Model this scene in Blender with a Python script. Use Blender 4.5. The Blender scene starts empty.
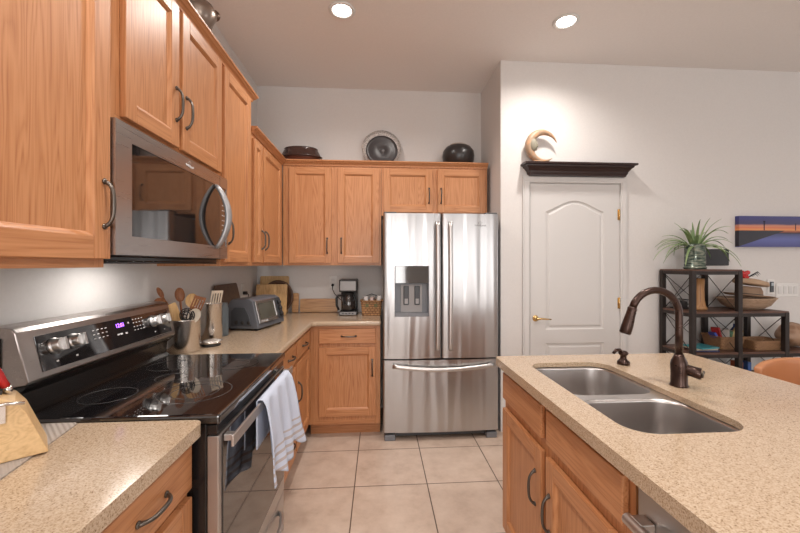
import bpy, bmesh, math, random
from math import sin, cos, pi, radians
from mathutils import Vector, Matrix

random.seed(7)
sc = bpy.context.scene
COL = sc.collection

# ------------------------------------------------------------------ camera
cd = bpy.data.cameras.new('camera'); cam = bpy.data.objects.new('camera', cd); COL.objects.link(cam)
sc.camera = cam
cam.location = (0, 0, 1.3736)
cam.rotation_euler = (pi/2, 0, -0.0698)
cd.sensor_fit = 'HORIZONTAL'; cd.sensor_width = 36.0
cd.lens = 36.0*372.04/800.0
cd.shift_x = (400-404.55)/800.0
cd.shift_y = (264.43-266.5)/800.0
cd.clip_start = 0.02; cd.clip_end = 100

# ------------------------------------------------------------------ world, lights, exposure
sc.view_settings.view_transform = 'Standard'
sc.view_settings.look = 'None'
sc.view_settings.gamma = 1.0
sc.view_settings.use_curve_mapping = False
sc.view_settings.exposure = 0.18
w = bpy.data.worlds.new('world'); sc.world = w; w.use_nodes = True
bg = w.node_tree.nodes['Background']
bg.inputs[0].default_value = (0.80, 0.90, 1.0, 1); bg.inputs[1].default_value = 1.2

def area(name, loc, rot, sx, sy, power, color, spread=None):
    l = bpy.data.lights.new(name, 'AREA'); l.shape = 'RECTANGLE'; l.size = sx; l.size_y = sy
    l.energy = power; l.color = color
    if spread: l.spread = spread
    o = bpy.data.objects.new(name, l); COL.objects.link(o); o.location = loc; o.rotation_euler = rot
    return o
# soft fill lamps added at the unseen rear and side windows
area('fill_rear', (-0.1, -3.32, 1.45), (pi/2, 0, 0), 1.5, 1.9, 44, (1.0, 0.965, 0.94))
area('fill_rear', (2.9, -3.32, 1.45), (pi/2, 0, 0), 1.9, 1.9, 26, (1.0, 0.965, 0.94))
area('fill_side', (6.2, 0.4, 1.5), (pi/2, 0, pi/2), 2.2, 1.8, 6, (1.0, 0.965, 0.94))
CANS = [(-0.24, 2.47), (1.286, 2.475), (-0.24, 0.75), (1.286, 0.75), (-0.24, -1.3), (1.286, -1.3), (3.6, 1.6), (3.6, -0.6)]
for (x, y) in CANS:
    l = bpy.data.lights.new('can_light_lamp', 'SPOT'); l.energy = 64 if x < 2 else 5; l.color = (1.0, 0.93, 0.87)
    l.spot_size = radians(158); l.spot_blend = 0.9; l.shadow_soft_size = 0.07
    o = bpy.data.objects.new('can_light_lamp', l); COL.objects.link(o); o.location = (x, y, 3.02)

# ------------------------------------------------------------------ materials
def newmat(name):
    m = bpy.data.materials.new(name); m.use_nodes = True
    nt = m.node_tree; b = nt.nodes['Principled BSDF']
    return m, nt, b
def setp(b, **k):
    for n, v in k.items():
        b.inputs[n.replace('_', ' ')].default_value = v
def plain(name, col, rough=0.5, metal=0.0, **k):
    m, nt, b = newmat(name)
    b.inputs['Base Color'].default_value = (*col, 1); b.inputs['Roughness'].default_value = rough; b.inputs['Metallic'].default_value = metal
    for n, v in k.items(): b.inputs[n.replace('_', ' ')].default_value = v
    # slight surface variation
    tc = nt.nodes.new('ShaderNodeTexCoord'); no = nt.nodes.new('ShaderNodeTexNoise'); no.inputs['Scale'].default_value = 60
    mr = nt.nodes.new('ShaderNodeMapRange'); mr.inputs[3].default_value = max(0, rough-0.04); mr.inputs[4].default_value = min(1, rough+0.05)
    nt.links.new(tc.outputs['Object'], no.inputs['Vector']); nt.links.new(no.outputs[0], mr.inputs[0]); nt.links.new(mr.outputs[0], b.inputs['Roughness'])
    return m
def ramp(nt, stops):
    r = nt.nodes.new('ShaderNodeValToRGB'); e = r.color_ramp.elements
    while len(e) < len(stops): e.new(0.5)
    for i, (p, c) in enumerate(stops): e[i].position = p; e[i].color = (*c, 1)
    return r
def S2L(*c):
    return tuple(((v/255)/12.92 if v/255 <= 0.04045 else ((v/255+0.055)/1.055)**2.4) for v in c)

def wood(name, axis, light, mid, dark, rough=0.38, fine=1.0):
    m, nt, b = newmat(name)
    tc = nt.nodes.new('ShaderNodeTexCoord'); oi = nt.nodes.new('ShaderNodeObjectInfo')
    sm = nt.nodes.new('ShaderNodeVectorMath'); sm.operation = 'SCALE'; sm.inputs[0].default_value = (7.3, 5.1, 9.7)
    nt.links.new(oi.outputs['Random'], sm.inputs['Scale'])
    ad = nt.nodes.new('ShaderNodeVectorMath'); ad.operation = 'ADD'
    nt.links.new(tc.outputs['Object'], ad.inputs[0]); nt.links.new(sm.outputs[0], ad.inputs[1])
    def mapped(a, c):
        mp = nt.nodes.new('ShaderNodeMapping'); s = [a, a, a]; s[axis] = c
        mp.inputs['Scale'].default_value = s; nt.links.new(ad.outputs[0], mp.inputs['Vector']); return mp
    m1 = mapped(14, 0.9); n1 = nt.nodes.new('ShaderNodeTexNoise'); n1.inputs['Scale'].default_value = 1; n1.inputs['Detail'].default_value = 2; n1.inputs['Distortion'].default_value = 0.5
    nt.links.new(m1.outputs[0], n1.inputs['Vector'])
    # growth rings: contour lines of the slow noise
    mu = nt.nodes.new('ShaderNodeMath'); mu.operation = 'MULTIPLY'; mu.inputs[1].default_value = 14*fine; nt.links.new(n1.outputs[0], mu.inputs[0])
    fr = nt.nodes.new('ShaderNodeMath'); fr.operation = 'PINGPONG'; fr.inputs[1].default_value = 0.5; nt.links.new(mu.outputs[0], fr.inputs[0])
    m2 = mapped(190*fine, 5); n2 = nt.nodes.new('ShaderNodeTexNoise'); n2.inputs['Scale'].default_value = 1; n2.inputs['Detail'].default_value = 3
    nt.links.new(m2.outputs[0], n2.inputs['Vector'])
    mx = nt.nodes.new('ShaderNodeMath'); mx.operation = 'MULTIPLY_ADD'; mx.inputs[1].default_value = 0.62
    nt.links.new(fr.outputs[0], mx.inputs[0])
    m3 = nt.nodes.new('ShaderNodeMath'); m3.operation = 'MULTIPLY'; m3.inputs[1].default_value = 0.72; nt.links.new(n2.outputs[0], m3.inputs[0])
    nt.links.new(m3.outputs[0], mx.inputs[2])
    r = ramp(nt, [(0.18, dark), (0.42, mid), (0.62, light), (0.85, tuple(min(1, v*1.06) for v in light))])
    nt.links.new(mx.outputs[0], r.inputs[0]); nt.links.new(r.outputs[0], b.inputs['Base Color'])
    b.inputs['Roughness'].default_value = rough; b.inputs['Coat Weight'].default_value = 0.05; b.inputs['Coat Roughness'].default_value = 0.25
    bp = nt.nodes.new('ShaderNodeBump'); bp.inputs['Strength'].default_value = 0.12; bp.inputs['Distance'].default_value = 0.001
    nt.links.new(n2.outputs[0], bp.inputs['Height']); nt.links.new(bp.outputs[0], b.inputs['Normal'])
    return m
OAKC = ((0.53, 0.245, 0.108), (0.47, 0.203, 0.082), (0.34, 0.122, 0.043))
OAK = [wood('oak_grain_x', 0, *OAKC), wood('oak_grain_y', 1, *OAKC), wood('oak_grain_z', 2, *OAKC)]
GAP = plain('dark_cabinet_gap', (0.10, 0.045, 0.02), 0.8)

def stucco(name, col, scale=90, strength=0.25):
    m, nt, b = newmat(name); b.inputs['Roughness'].default_value = 0.85
    tc = nt.nodes.new('ShaderNodeTexCoord'); n = nt.nodes.new('ShaderNodeTexNoise'); n.inputs['Scale'].default_value = scale; n.inputs['Detail'].default_value = 3
    nt.links.new(tc.outputs['Object'], n.inputs['Vector'])
    bp = nt.nodes.new('ShaderNodeBump'); bp.inputs['Strength'].default_value = strength; bp.inputs['Distance'].default_value = 0.004
    nt.links.new(n.outputs[0], bp.inputs['Height']); nt.links.new(bp.outputs[0], b.inputs['Normal'])
    r = ramp(nt, [(0.3, tuple(v*0.97 for v in col)), (0.7, col)]); nt.links.new(n.outputs[0], r.inputs[0]); nt.links.new(r.outputs[0], b.inputs['Base Color'])
    return m
M_WALL = stucco('wall_paint', (0.70, 0.68, 0.665), 70, 0.12)
M_CEIL = stucco('ceiling_paint', (0.82, 0.785, 0.76), 60, 0.15)
M_TRIM = plain('white_trim_paint', (0.64, 0.63, 0.62), 0.4)
M_DOOR = plain('white_door_paint', (0.62, 0.61, 0.60), 0.35)

def tiles():
    m, nt, b = newmat('floor_tile')
    tc = nt.nodes.new('ShaderNodeTexCoord'); mp = nt.nodes.new('ShaderNodeMapping'); mp.inputs['Location'].default_value = (0.1484, -2.766+0.4519*10, 0)
    nt.links.new(tc.outputs['Object'], mp.inputs['Vector'])
    br = nt.nodes.new('ShaderNodeTexBrick'); br.offset = 0; br.squash = 1
    br.inputs['Scale'].default_value = 1; br.inputs['Brick Width'].default_value = 0.4519; br.inputs['Row Height'].default_value = 0.4519
    br.inputs['Mortar Size'].default_value = 0.0038; br.inputs['Mortar Smooth'].default_value = 0.3
    br.inputs['Color1'].default_value = (0.0, 0.0, 0.0, 1); br.inputs['Color2'].default_value = (1, 1, 1, 1); br.inputs['Mortar'].default_value = (0.5, 0.5, 0.5, 1)
    nt.links.new(mp.outputs[0], br.inputs['Vector'])
    n = nt.nodes.new('ShaderNodeTexNoise'); n.inputs['Scale'].default_value = 7; n.inputs['Detail'].default_value = 8; n.inputs['Roughness'].default_value = 0.65
    nt.links.new(tc.outputs['Object'], n.inputs['Vector'])
    r = ramp(nt, [(0.3, (0.43, 0.325, 0.255)), (0.5, (0.53, 0.415, 0.335)), (0.72, (0.60, 0.485, 0.40))])
    ad = nt.nodes.new('ShaderNodeMath'); ad.operation = 'MULTIPLY_ADD'; ad.inputs[1].default_value = 0.06; nt.links.new(br.outputs['Color'], ad.inputs[0]); nt.links.new(n.outputs[0], ad.inputs[2])
    nt.links.new(ad.outputs[0], r.inputs[0])
    mx = nt.nodes.new('ShaderNodeMix'); mx.data_type = 'RGBA'; mx.inputs[7].default_value = (0.11, 0.075, 0.055, 1)
    nt.links.new(br.outputs['Fac'], mx.inputs[0]); nt.links.new(r.outputs[0], mx.inputs[6]); nt.links.new(mx.outputs[2], b.inputs['Base Color'])
    b.inputs['Roughness'].default_value = 0.38
    bp = nt.nodes.new('ShaderNodeBump'); bp.inputs['Strength'].default_value = 0.5; bp.inputs['Distance'].default_value = 0.003; bp.invert = True
    nt.links.new(br.outputs['Fac'], bp.inputs['Height']); nt.links.new(bp.outputs[0], b.inputs['Normal'])
    return m
M_TILE = tiles()

def quartz():
    m, nt, b = newmat('speckled_quartz')
    tc = nt.nodes.new('ShaderNodeTexCoord')
    n = nt.nodes.new('ShaderNodeTexNoise'); n.inputs['Scale'].default_value = 300; n.inputs['Detail'].default_value = 3; n.inputs['Roughness'].default_value = 0.65
    n2 = nt.nodes.new('ShaderNodeTexVoronoi'); n2.inputs['Scale'].default_value = 260; n2.inputs['Randomness'].default_value = 1
    n3 = nt.nodes.new('ShaderNodeTexNoise'); n3.inputs['Scale'].default_value = 5; n3.inputs['Detail'].default_value = 3
    for x in (n, n2, n3): nt.links.new(tc.outputs['Object'], x.inputs['Vector'])
    r = ramp(nt, [(0.30, (0.13, 0.08, 0.042)), (0.40, (0.37, 0.26, 0.16)), (0.50, (0.52, 0.40, 0.285)), (0.66, (0.57, 0.455, 0.34)), (0.76, (0.70, 0.59, 0.46))])
    nt.links.new(n.outputs[0], r.inputs[0])
    mx = nt.nodes.new('ShaderNodeMix'); mx.data_type = 'RGBA'; mx.blend_type = 'MULTIPLY'
    r2 = ramp(nt, [(0.0, (0.80, 0.74, 0.66)), (0.45, (1, 1, 1)), (1, (1.0, 0.98, 0.95))])
    nt.links.new(n2.outputs['Color'], r2.inputs[0])
    mx.inputs[0].default_value = 0.55; nt.links.new(r.outputs[0], mx.inputs[6]); nt.links.new(r2.outputs[0], mx.inputs[7])
    nt.links.new(mx.outputs[2], b.inputs['Base Color'])
    b.inputs['Roughness'].default_value = 0.2; b.inputs['Coat Weight'].default_value = 0.25; b.inputs['Coat Roughness'].default_value = 0.08
    return m
M_QUARTZ = quartz()

def steel(name, axis=2, col=(0.60, 0.585, 0.575), rough=0.27, bands=0.0, streak=0.10):
    """brushed steel, grain along axis; bands = slow waviness of the sheet across x"""
    m, nt, b = newmat(name); b.inputs['Metallic'].default_value = 1; b.inputs['Base Color'].default_value = (*col, 1)
    tc = nt.nodes.new('ShaderNodeTexCoord')
    mp = nt.nodes.new('ShaderNodeMapping'); s = [260, 260, 260]; s[axis] = 2.5; mp.inputs['Scale'].default_value = s
    nt.links.new(tc.outputs['Object'], mp.inputs['Vector'])
    n = nt.nodes.new('ShaderNodeTexNoise'); n.inputs['Scale'].default_value = 1; n.inputs['Detail'].default_value = 2
    nt.links.new(mp.outputs[0], n.inputs['Vector'])
    mr = nt.nodes.new('ShaderNodeMapRange'); mr.inputs[3].default_value = rough-streak/2; mr.inputs[4].default_value = rough+streak/2
    nt.links.new(n.outputs[0], mr.inputs[0]); nt.links.new(mr.outputs[0], b.inputs['Roughness'])
    b.inputs['Anisotropic'].default_value = 0.4
    bp = nt.nodes.new('ShaderNodeBump'); bp.inputs['Strength'].default_value = 0.05; bp.inputs['Distance'].default_value = 0.0003
    nt.links.new(n.outputs[0], bp.inputs['Height'])
    if bands:
        mp2 = nt.nodes.new('ShaderNodeMapping'); mp2.inputs['Scale'].default_value = (9, 9, 0.6); nt.links.new(tc.outputs['Object'], mp2.inputs['Vector'])
        n2 = nt.nodes.new('ShaderNodeTexNoise'); n2.inputs['Scale'].default_value = 1; n2.inputs['Detail'].default_value = 1; n2.inputs['Distortion'].default_value = 0.3
        nt.links.new(mp2.outputs[0], n2.inputs['Vector'])
        b2 = nt.nodes.new('ShaderNodeBump'); b2.inputs['Strength'].default_value = 1.0; b2.inputs['Distance'].default_value = bands
        nt.links.new(n2.outputs[0], b2.inputs['Height']); nt.links.new(bp.outputs[0], b2.inputs['Normal']); nt.links.new(b2.outputs[0], b.inputs['Normal'])
    else:
        nt.links.new(bp.outputs[0], b.inputs['Normal'])
    return m
M_STEEL = steel('brushed_steel', 2)
M_STEELH = steel('brushed_steel_horizontal', 1, (0.46, 0.42, 0.40), 0.28, streak=0.04)
M_FRIDGE = steel('fridge_steel', 2, (0.485, 0.485, 0.49), 0.30, bands=0.020, streak=0.06)
M_SINK = steel('sink_steel', 1, (0.60, 0.58, 0.57), 0.30, streak=0.05)
M_DWSTEEL = steel('dishwasher_steel', 1, (0.50, 0.48, 0.46), 0.36, streak=0.03)
M_CHROME = plain('polished_steel', (0.75, 0.73, 0.71), 0.12, 1)
M_HANDLE = plain('satin_handle_steel', (0.60, 0.59, 0.585), 0.36, 1)
M_MWHANDLE = plain('grey_satin_handle', (0.36, 0.36, 0.37), 0.42, 0.7)
M_APPL = plain('appliance_steel', (0.20, 0.19, 0.185), 0.4, 0.9)
M_OVEN = plain('oven_steel', (0.50, 0.485, 0.475), 0.33, 0.95)
M_PEWTER = plain('dark_pewter', (0.13, 0.115, 0.10), 0.35, 0.85)
M_BRONZE = plain('oil_rubbed_bronze', (0.055, 0.032, 0.026), 0.28, 0.75)
M_BLACK = plain('black_enamel', (0.012, 0.011, 0.011), 0.2)
M_MATTEBLK = plain('matte_black', (0.02, 0.018, 0.018), 0.5)
M_GLASSBLK = plain('black_glass', (0.008, 0.007, 0.008), 0.045, 0, Specular_IOR_Level=0.8, Coat_Weight=1.0, Coat_Roughness=0.03)
M_GLASSDK = plain('dark_oven_glass', (0.012, 0.010, 0.010), 0.04, 0, Specular_IOR_Level=0.9, IOR=1.75)
M_RING = plain('burner_ring_print', (0.07, 0.065, 0.065), 0.15)
M_KNOB = plain('satin_knob_steel', (0.66, 0.65, 0.64), 0.3, 0.9)
M_WHITEPRINT = plain('white_print', (0.7, 0.7, 0.7), 0.5)
M_GREYPL = plain('grey_plastic', (0.17, 0.18, 0.20), 0.35)
M_DKGREY = plain('dark_grey_plastic', (0.055, 0.06, 0.068), 0.4)
M_BRASS = plain('brass', (0.72, 0.50, 0.22), 0.25, 1)
M_ESPRESSO = plain('espresso_wood_paint', (0.028, 0.012, 0.011), 0.35)
M_IRON = plain('black_iron', (0.025, 0.018, 0.016), 0.45, 0.3)
M_RUSTIC = wood('rustic_shelf_wood', 0, (0.12, 0.055, 0.035), (0.085, 0.038, 0.025), (0.03, 0.014, 0.01), 0.45)
M_BAMBOO = wood('bamboo', 2, (0.62, 0.40, 0.19), (0.55, 0.34, 0.15), (0.42, 0.24, 0.10), 0.45)
M_BAMBOOX = wood('bamboo_horizontal', 0, (0.62, 0.36, 0.17), (0.54, 0.29, 0.13), (0.34, 0.16, 0.07), 0.4)
M_MAPLE = wood('maple_block', 0, (0.66, 0.45, 0.23), (0.60, 0.40, 0.20), (0.50, 0.31, 0.14), 0.45)
M_WALNUT = wood('dark_walnut', 2, (0.115, 0.06, 0.035), (0.085, 0.043, 0.026), (0.04, 0.02, 0.012), 0.4)
M_SPOON = wood('spoon_wood', 2, (0.30, 0.115, 0.045), (0.24, 0.09, 0.035), (0.14, 0.05, 0.02), 0.5)
M_SPOONLT = wood('light_spoon_wood', 2, (0.66, 0.42, 0.19), (0.58, 0.35, 0.15), (0.42, 0.23, 0.09), 0.5)
M_CREAM = plain('cream_plastic', (0.72, 0.62, 0.50), 0.4)
M_RED = plain('glossy_red', (0.48, 0.02, 0.02), 0.15)
M_WHITEPL = plain('white_plastic', (0.72, 0.71, 0.69), 0.35)
M_GREENLEAF = None

def emis(name, col, s):
    m, nt, b = newmat(name); b.inputs['Base Color'].default_value = (*col, 1)
    b.inputs['Emission Color'].default_value = (*col, 1); b.inputs['Emission Strength'].default_value = s
    return m
M_LAMP = emis('lamp_glow', (1.0, 0.95, 0.9), 12)
M_DIGIT = emis('purple_digits', (0.35, 0.12, 1.0), 3)
M_WINGLOW = emis('glowing_pane', (0.95, 0.97, 1.0), 1.2)  # emission that makes the added, unseen window panes glow

# ------------------------------------------------------------------ mesh building
class MB:
    def __init__(self):
        self.v = []; self.f = []; self.mi = []; self.T = Matrix.Identity(4); self.sm = []
    def add(self, verts, faces, mi=0, smooth=False):
        n = len(self.v)
        for p in verts: self.v.append(self.T @ Vector(p))
        for f in faces: self.f.append([i+n for i in f]); self.mi.append(mi); self.sm.append(smooth)
    def box(self, x0, x1, y0, y1, z0, z1, mi=0):
        p = [(x, y, z) for z in (z0, z1) for y in (y0, y1) for x in (x0, x1)]
        self.add(p, [(0, 2, 3, 1), (4, 5, 7, 6), (0, 1, 5, 4), (2, 6, 7, 3), (0, 4, 6, 2), (1, 3, 7, 5)], mi)
        return self
    def prism(self, poly, z0, z1, mi=0, smooth=False):
        n = len(poly)
        self.add([(x, y, z0) for x, y in poly]+[(x, y, z1) for x, y in poly], [list(range(n))[::-1], list(range(n, 2*n))]+[(i, (i+1) % n, (i+1) % n+n, i+n) for i in range(n)], mi, smooth)
        return self
    def lathe(self, prof, c=(0, 0, 0), n=32, mi=0, smooth=True, caps=True):
        vs = []; fs = []
        for (r, z) in prof:
            for k in range(n): a = 2*pi*k/n; vs.append((c[0]+r*cos(a), c[1]+r*sin(a), c[2]+z))
        for j in range(len(prof)-1):
            for k in range(n): k2 = (k+1) % n; fs.append((j*n+k, j*n+k2, (j+1)*n+k2, (j+1)*n+k))
        if caps:
            if prof[0][0] > 1e-5: fs.append(list(range(n))[::-1])
            if prof[-1][0] > 1e-5: fs.append([(len(prof)-1)*n+k for k in range(n)])
        self.add(vs, fs, mi, smooth); return self
    def tube(self, pts, r, n=10, mi=0, flat=None, up=None):
        pts = [Vector(p) for p in pts]; m = len(pts)
        rs = r if isinstance(r, (list, tuple)) else [r]*m
        vs = []; fs = []; ref = Vector(up) if up else Vector((0.13, 0.21, 0.97))
        prev = None
        for i, p in enumerate(pts):
            t = (pts[min(i+1, m-1)]-pts[max(i-1, 0)]).normalized()
            if prev is None:
                a = t.cross(ref)
                if a.length < 1e-3: a = t.cross(Vector((1, 0, 0)))
                a.normalize()
            else:
                a = (prev-t*prev.dot(t)); a.normalize()
            prev = a; b = t.cross(a)
            fl = flat if flat else 1.0
            for k in range(n):
                th = 2*pi*k/n; vs.append(p+a*(rs[i]*cos(th))+b*(rs[i]*fl*sin(th)))
        for i in range(m-1):
            for k in range(n): k2 = (k+1) % n; fs.append((i*n+k, i*n+k2, (i+1)*n+k2, (i+1)*n+k))
        fs.append(list(range(n))[::-1]); fs.append([(m-1)*n+k for k in range(n)])
        self.add(vs, fs, mi, True); return self
    def grid(self, fn, nu, nv, mi=0, smooth=True):
        vs = [fn(i/nu, j/nv) for j in range(nv+1) for i in range(nu+1)]
        fs = [(j*(nu+1)+i, j*(nu+1)+i+1, (j+1)*(nu+1)+i+1, (j+1)*(nu+1)+i) for j in range(nv) for i in range(nu)]
        self.add(vs, fs, mi, smooth); return self
    def ell(self, c, r, n=16, m=10, mi=0):
        pr = [(1e-6 if k in (0, m) else sin(pi*k/m), -cos(pi*k/m)) for k in range(m+1)]
        vs = []; fs = []
        for (a, z) in pr:
            for k in range(n): t = 2*pi*k/n; vs.append((c[0]+r[0]*a*cos(t), c[1]+r[1]*a*sin(t), c[2]+r[2]*z))
        for j in range(m):
            for k in range(n): k2 = (k+1) % n; fs.append((j*n+k, j*n+k2, (j+1)*n+k2, (j+1)*n+k))
        self.add(vs, fs, mi, True); return self
    def build(self, name, mats, parent=None, bevel=0, seg=2, solid=0, subsurf=0, merge=False):
        base = Vector((0, 0, 0))
        root = parent
        while root is not None:
            base = base+root.location; root = root.parent
        me = bpy.data.meshes.new(name)
        me.from_pydata([tuple(p-base) for p in self.v], [], self.f)
        if not isinstance(mats, (list, tuple)): mats = [mats]
        for m in mats: me.materials.append(m)
        for p, mi, s in zip(me.polygons, self.mi, self.sm): p.material_index = mi; p.use_smooth = s
        bm = bmesh.new(); bm.from_mesh(me)
        if merge: bmesh.ops.remove_doubles(bm, verts=bm.verts, dist=1e-5)
        bmesh.ops.recalc_face_normals(bm, faces=bm.faces); bm.to_mesh(me); bm.free()
        o = bpy.data.objects.new(name, me); COL.objects.link(o)
        if parent is not None: o.parent = parent
        if solid:
            md = o.modifiers.new('solid', 'SOLIDIFY'); md.thickness = solid; md.offset = 0
        if subsurf:
            md = o.modifiers.new('sub', 'SUBSURF'); md.levels = subsurf; md.render_levels = subsurf
        if bevel:
            md = o.modifiers.new('bevel', 'BEVEL'); md.width = bevel; md.segments = seg; md.limit_method = 'ANGLE'; md.angle_limit = radians(40)
            md.harden_normals = False
        return o

def thing(name, label, cat, loc, group=None):
    o = bpy.data.objects.new(name, None); COL.objects.link(o); o.location = loc; o.empty_display_size = 0.05
    o['label'] = label; o['category'] = cat
    if group: o['group'] = group
    return o
def tag(o, label, cat, group=None):
    o['label'] = label; o['category'] = cat
    if group: o['group'] = group
    return o
def struct(o): o['kind'] = 'structure'; return o
def box(x0, x1, y0, y1, z0, z1): return MB().box(x0, x1, y0, y1, z0, z1)

def text_part(txt, size, T, mat, name, parent, depth=0.0006):
    cu = bpy.data.curves.new('txt', 'FONT'); cu.body = txt; cu.size = size; cu.extrude = depth; cu.align_x = 'CENTER'; cu.align_y = 'CENTER'
    to = bpy.data.objects.new('txt', cu); COL.objects.link(to)
    dg = bpy.context.evaluated_depsgraph_get(); me = bpy.data.meshes.new_from_object(to.evaluated_get(dg))
    bpy.data.objects.remove(to)
    base = Vector((0, 0, 0)); r = parent
    while r is not None: base += r.location; r = r.parent
    me.transform(Matrix.Translation(-base) @ T)
    me.materials.clear(); me.materials.append(mat)
    o = bpy.data.objects.new(name, me); COL.objects.link(o); o.parent = parent
    return o

# local cabinet frames: u = along the run, v = up, w = out of the face
def frame(origin, u, w):
    u = Vector(u); w = Vector(w); v = Vector((0, 0, 1)); o = Vector(origin)
    return Matrix(((u.x, v.x, w.x, o.x), (u.y, v.y, w.y, o.y), (u.z, v.z, w.z, o.z), (0, 0, 0, 1)))
def F_left(x): return frame((x, 0, 0), (0, 1, 0), (1, 0, 0))       # u = world y
def F_back(y): return frame((0, y, 0), (1, 0, 0), (0, -1, 0))      # u = world x
def F_isl(x): return frame((x, 0, 0), (0, 1, 0), (-1, 0, 0))       # u = world y, facing -x

TH = 0.019
def door_mesh(F, u0, u1, v0, v1, sw=0.056):
    """frame-and-panel door; slot 0 = vertical grain, slot 1 = horizontal grain"""
    b = MB(); b.T = F
    b.box(u0, u0+sw, v0, v1, 0, TH, 0); b.box(u1-sw, u1, v0, v1, 0, TH, 0)
    b.box(u0+sw, u1-sw, v0, v0+sw, 0, TH, 1); b.box(u0+sw, u1-sw, v1-sw, v1, 0, TH, 1)
    a0, a1, c0, c1 = u0+sw, u1-sw, v0+sw, v1-sw; q = 0.012; pz = TH-0.0115; e = 0.0015
    o = [(a0, c0), (a1, c0), (a1, c1), (a0, c1)]; i1 = [(a0+q*.35, c0+q*.35), (a1-q*.35, c0+q*.35), (a1-q*.35, c1-q*.35), (a0+q*.35, c1-q*.35)]
    i2 = [(a0+q, c0+q), (a1-q, c0+q), (a1-q, c1-q), (a0+q, c1-q)]
    vs = [(x, y, TH-e) for x, y in o]+[(x, y, TH-0.004) for x, y in i1]+[(x, y, pz) for x, y in i2]
    for k in range(4):
        k2 = (k+1) % 4; mi = 1 if k in (0, 2) else 0
        b.add([vs[k], vs[k2], vs[4+k2], vs[4+k]], [(0, 1, 2, 3)], mi); b.add([vs[4+k], vs[4+k2], vs[8+k2], vs[8+k]], [(0, 1, 2, 3)], mi)
    b.add(vs[8:12], [(0, 1, 2, 3)], 0)
    return b
def pull(F, u, v, vertical=True, L=0.126, parent=None, w0=TH, rise=0.022):
    """arched cabinet pull with flared feet"""
    b = MB(); b.T = F
    pts = []; rs = []; N = 24
    for k in range(N+1):
        t = k/N; s = (t-0.5)*L; h = w0+0.004+rise*(1-abs(2*t-1)**5)*(0.80+0.20*sin(pi*t))
        if k in (0, N): h = w0+0.001
        p = (u, v+s, h) if vertical else (u+s, v, h)
        pts.append(p); rs.append(0.0072 if k in (0, N) else (0.0056 if k in (1, N-1) else 0.0046+0.0012*(1-abs(2*t-1))))
    b.tube(pts, rs, 10)
    for s in (-L/2, L/2):
        q = (u, v+s) if vertical else (u+s, v)
        n = 14; vs = []
        for (r, h) in ((0.0085, w0+0.0004), (0.0085, w0+0.0035), (0.005, w0+0.006)):
            vs += [(q[0]+r*cos(2*pi*k/n), q[1]+r*sin(2*pi*k/n), h) for k in range(n)]
        fs = [(j*n+k, j*n+(k+1) % n, (j+1)*n+(k+1) % n, (j+1)*n+k) for j in range(2) for k in range(n)]+[list(range(n)), list(range(2*n, 3*n))]
        b.add(vs, fs, 0, True)
    return b.build('handle', M_PEWTER, parent)

def oakmats(axis):   # vertical, horizontal for the run direction
    return [OAK[2], OAK[axis]]

def cabinet(label, F, axis, u0, u1, v0, v1, depth, doors=(), drawers=(), fronts=(), group=None, name='kitchen_cabinet', stile=0.035, toe=0.0, opentop=False):
    """carcass behind plane w=0; the face frame lies at w in [-0.019, 0]"""
    c = F @ Vector(((u0+u1)/2, v0, -depth/2))
    t = thing(name, label, 'cabinet', c, group)
    b = MB(); b.T = F; e = 0.0008
    ub0, ub1 = u0+e, u1-e
    vb = v0+toe
    # carcass panels
    b.box(ub0, ub0+0.016, vb, v1, -depth, -0.019, 0); b.box(ub1-0.016, ub1, vb, v1, -depth, -0.019, 0)
    b.box(ub0+0.016, ub1-0.016, vb, vb+0.016, -depth, -0.019, 1); 
    if not opentop: b.box(ub0+0.016, ub1-0.016, v1-0.016, v1, -depth, -0.019, 1)
    b.box(ub0+0.016, ub1-0.016, vb+0.016, v1-0.016, -depth, -depth+0.006, 0)
    # face frame: stiles, rails, mullions between openings
    b.box(ub0, ub0+stile, vb, v1, -0.019, 0, 0); b.box(ub1-stile, ub1, vb, v1, -0.019, 0, 0)
    b.box(ub0+stile, ub1-stile, vb, vb+0.032, -0.019, 0, 1); b.box(ub0+stile, ub1-stile, v1-0.03, v1, -0.019, 0, 1)
    b.box(ub0+stile, ub1-stile, vb+0.032, v1-0.03, -0.019, -0.0004, 0)
    if toe: b.box(ub0, ub1, v0+0.0005, vb, -0.09, -0.075, 1); b.box(ub0, ub1, v0+0.0005, vb, -depth, -depth+0.015, 1)
    b.build('body', [OAK[2], OAK[axis], GAP], t)
    G = F @ Matrix.Translation((0, 0, 0.0006))
    for d in doors:
        o = door_mesh(G, d[0], d[1], d[2], d[3], d[5] if len(d) > 5 else 0.056).build('door', oakmats(axis), t, bevel=0.0022)
        if d[4]: pull(G, d[4][0], d[4][1], True, 0.126, o)
    for d in drawers:
        bb = MB(); bb.T = G; bb.box(d[0], d[1], d[2], d[3], 0, TH, 0)
        o = bb.build('drawer', [OAK[axis]], t, bevel=0.004, seg=3)
        pull(G, (d[0]+d[1])/2 if len(d) < 5 or d[4] is None else d[4], (d[2]+d[3])/2, False, 0.110, o)
    for d in fronts:
        bb = MB(); bb.T = G; bb.box(d[0], d[1], d[2], d[3], 0, TH, 0)
        bb.build('false_drawer_front', [OAK[axis]], t, bevel=0.004, seg=3)
    return t

# ------------------------------------------------------------------ room shell
XL, YB, YP, XP, H = -1.134, 3.576, 2.991, 1.000, 3.048
XR, YN = 6.3, -3.4
struct(box(XL-0.1, XR+0.1, YN-0.1, YB+0.1, -0.08, 0.0).build('floor', M_TILE))
struct(box(XL-0.1, XR+0.1, YN-0.1, YB+0.1, H, H+0.08).build('ceiling', M_CEIL))
struct(box(XL-0.1, XL, YN-0.1, YB+0.1, 0.0, H).build('wall_left', M_WALL))
struct(box(XL, XP, YB, YB+0.1, 0.0, H).build('wall_back', M_WALL))
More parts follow.
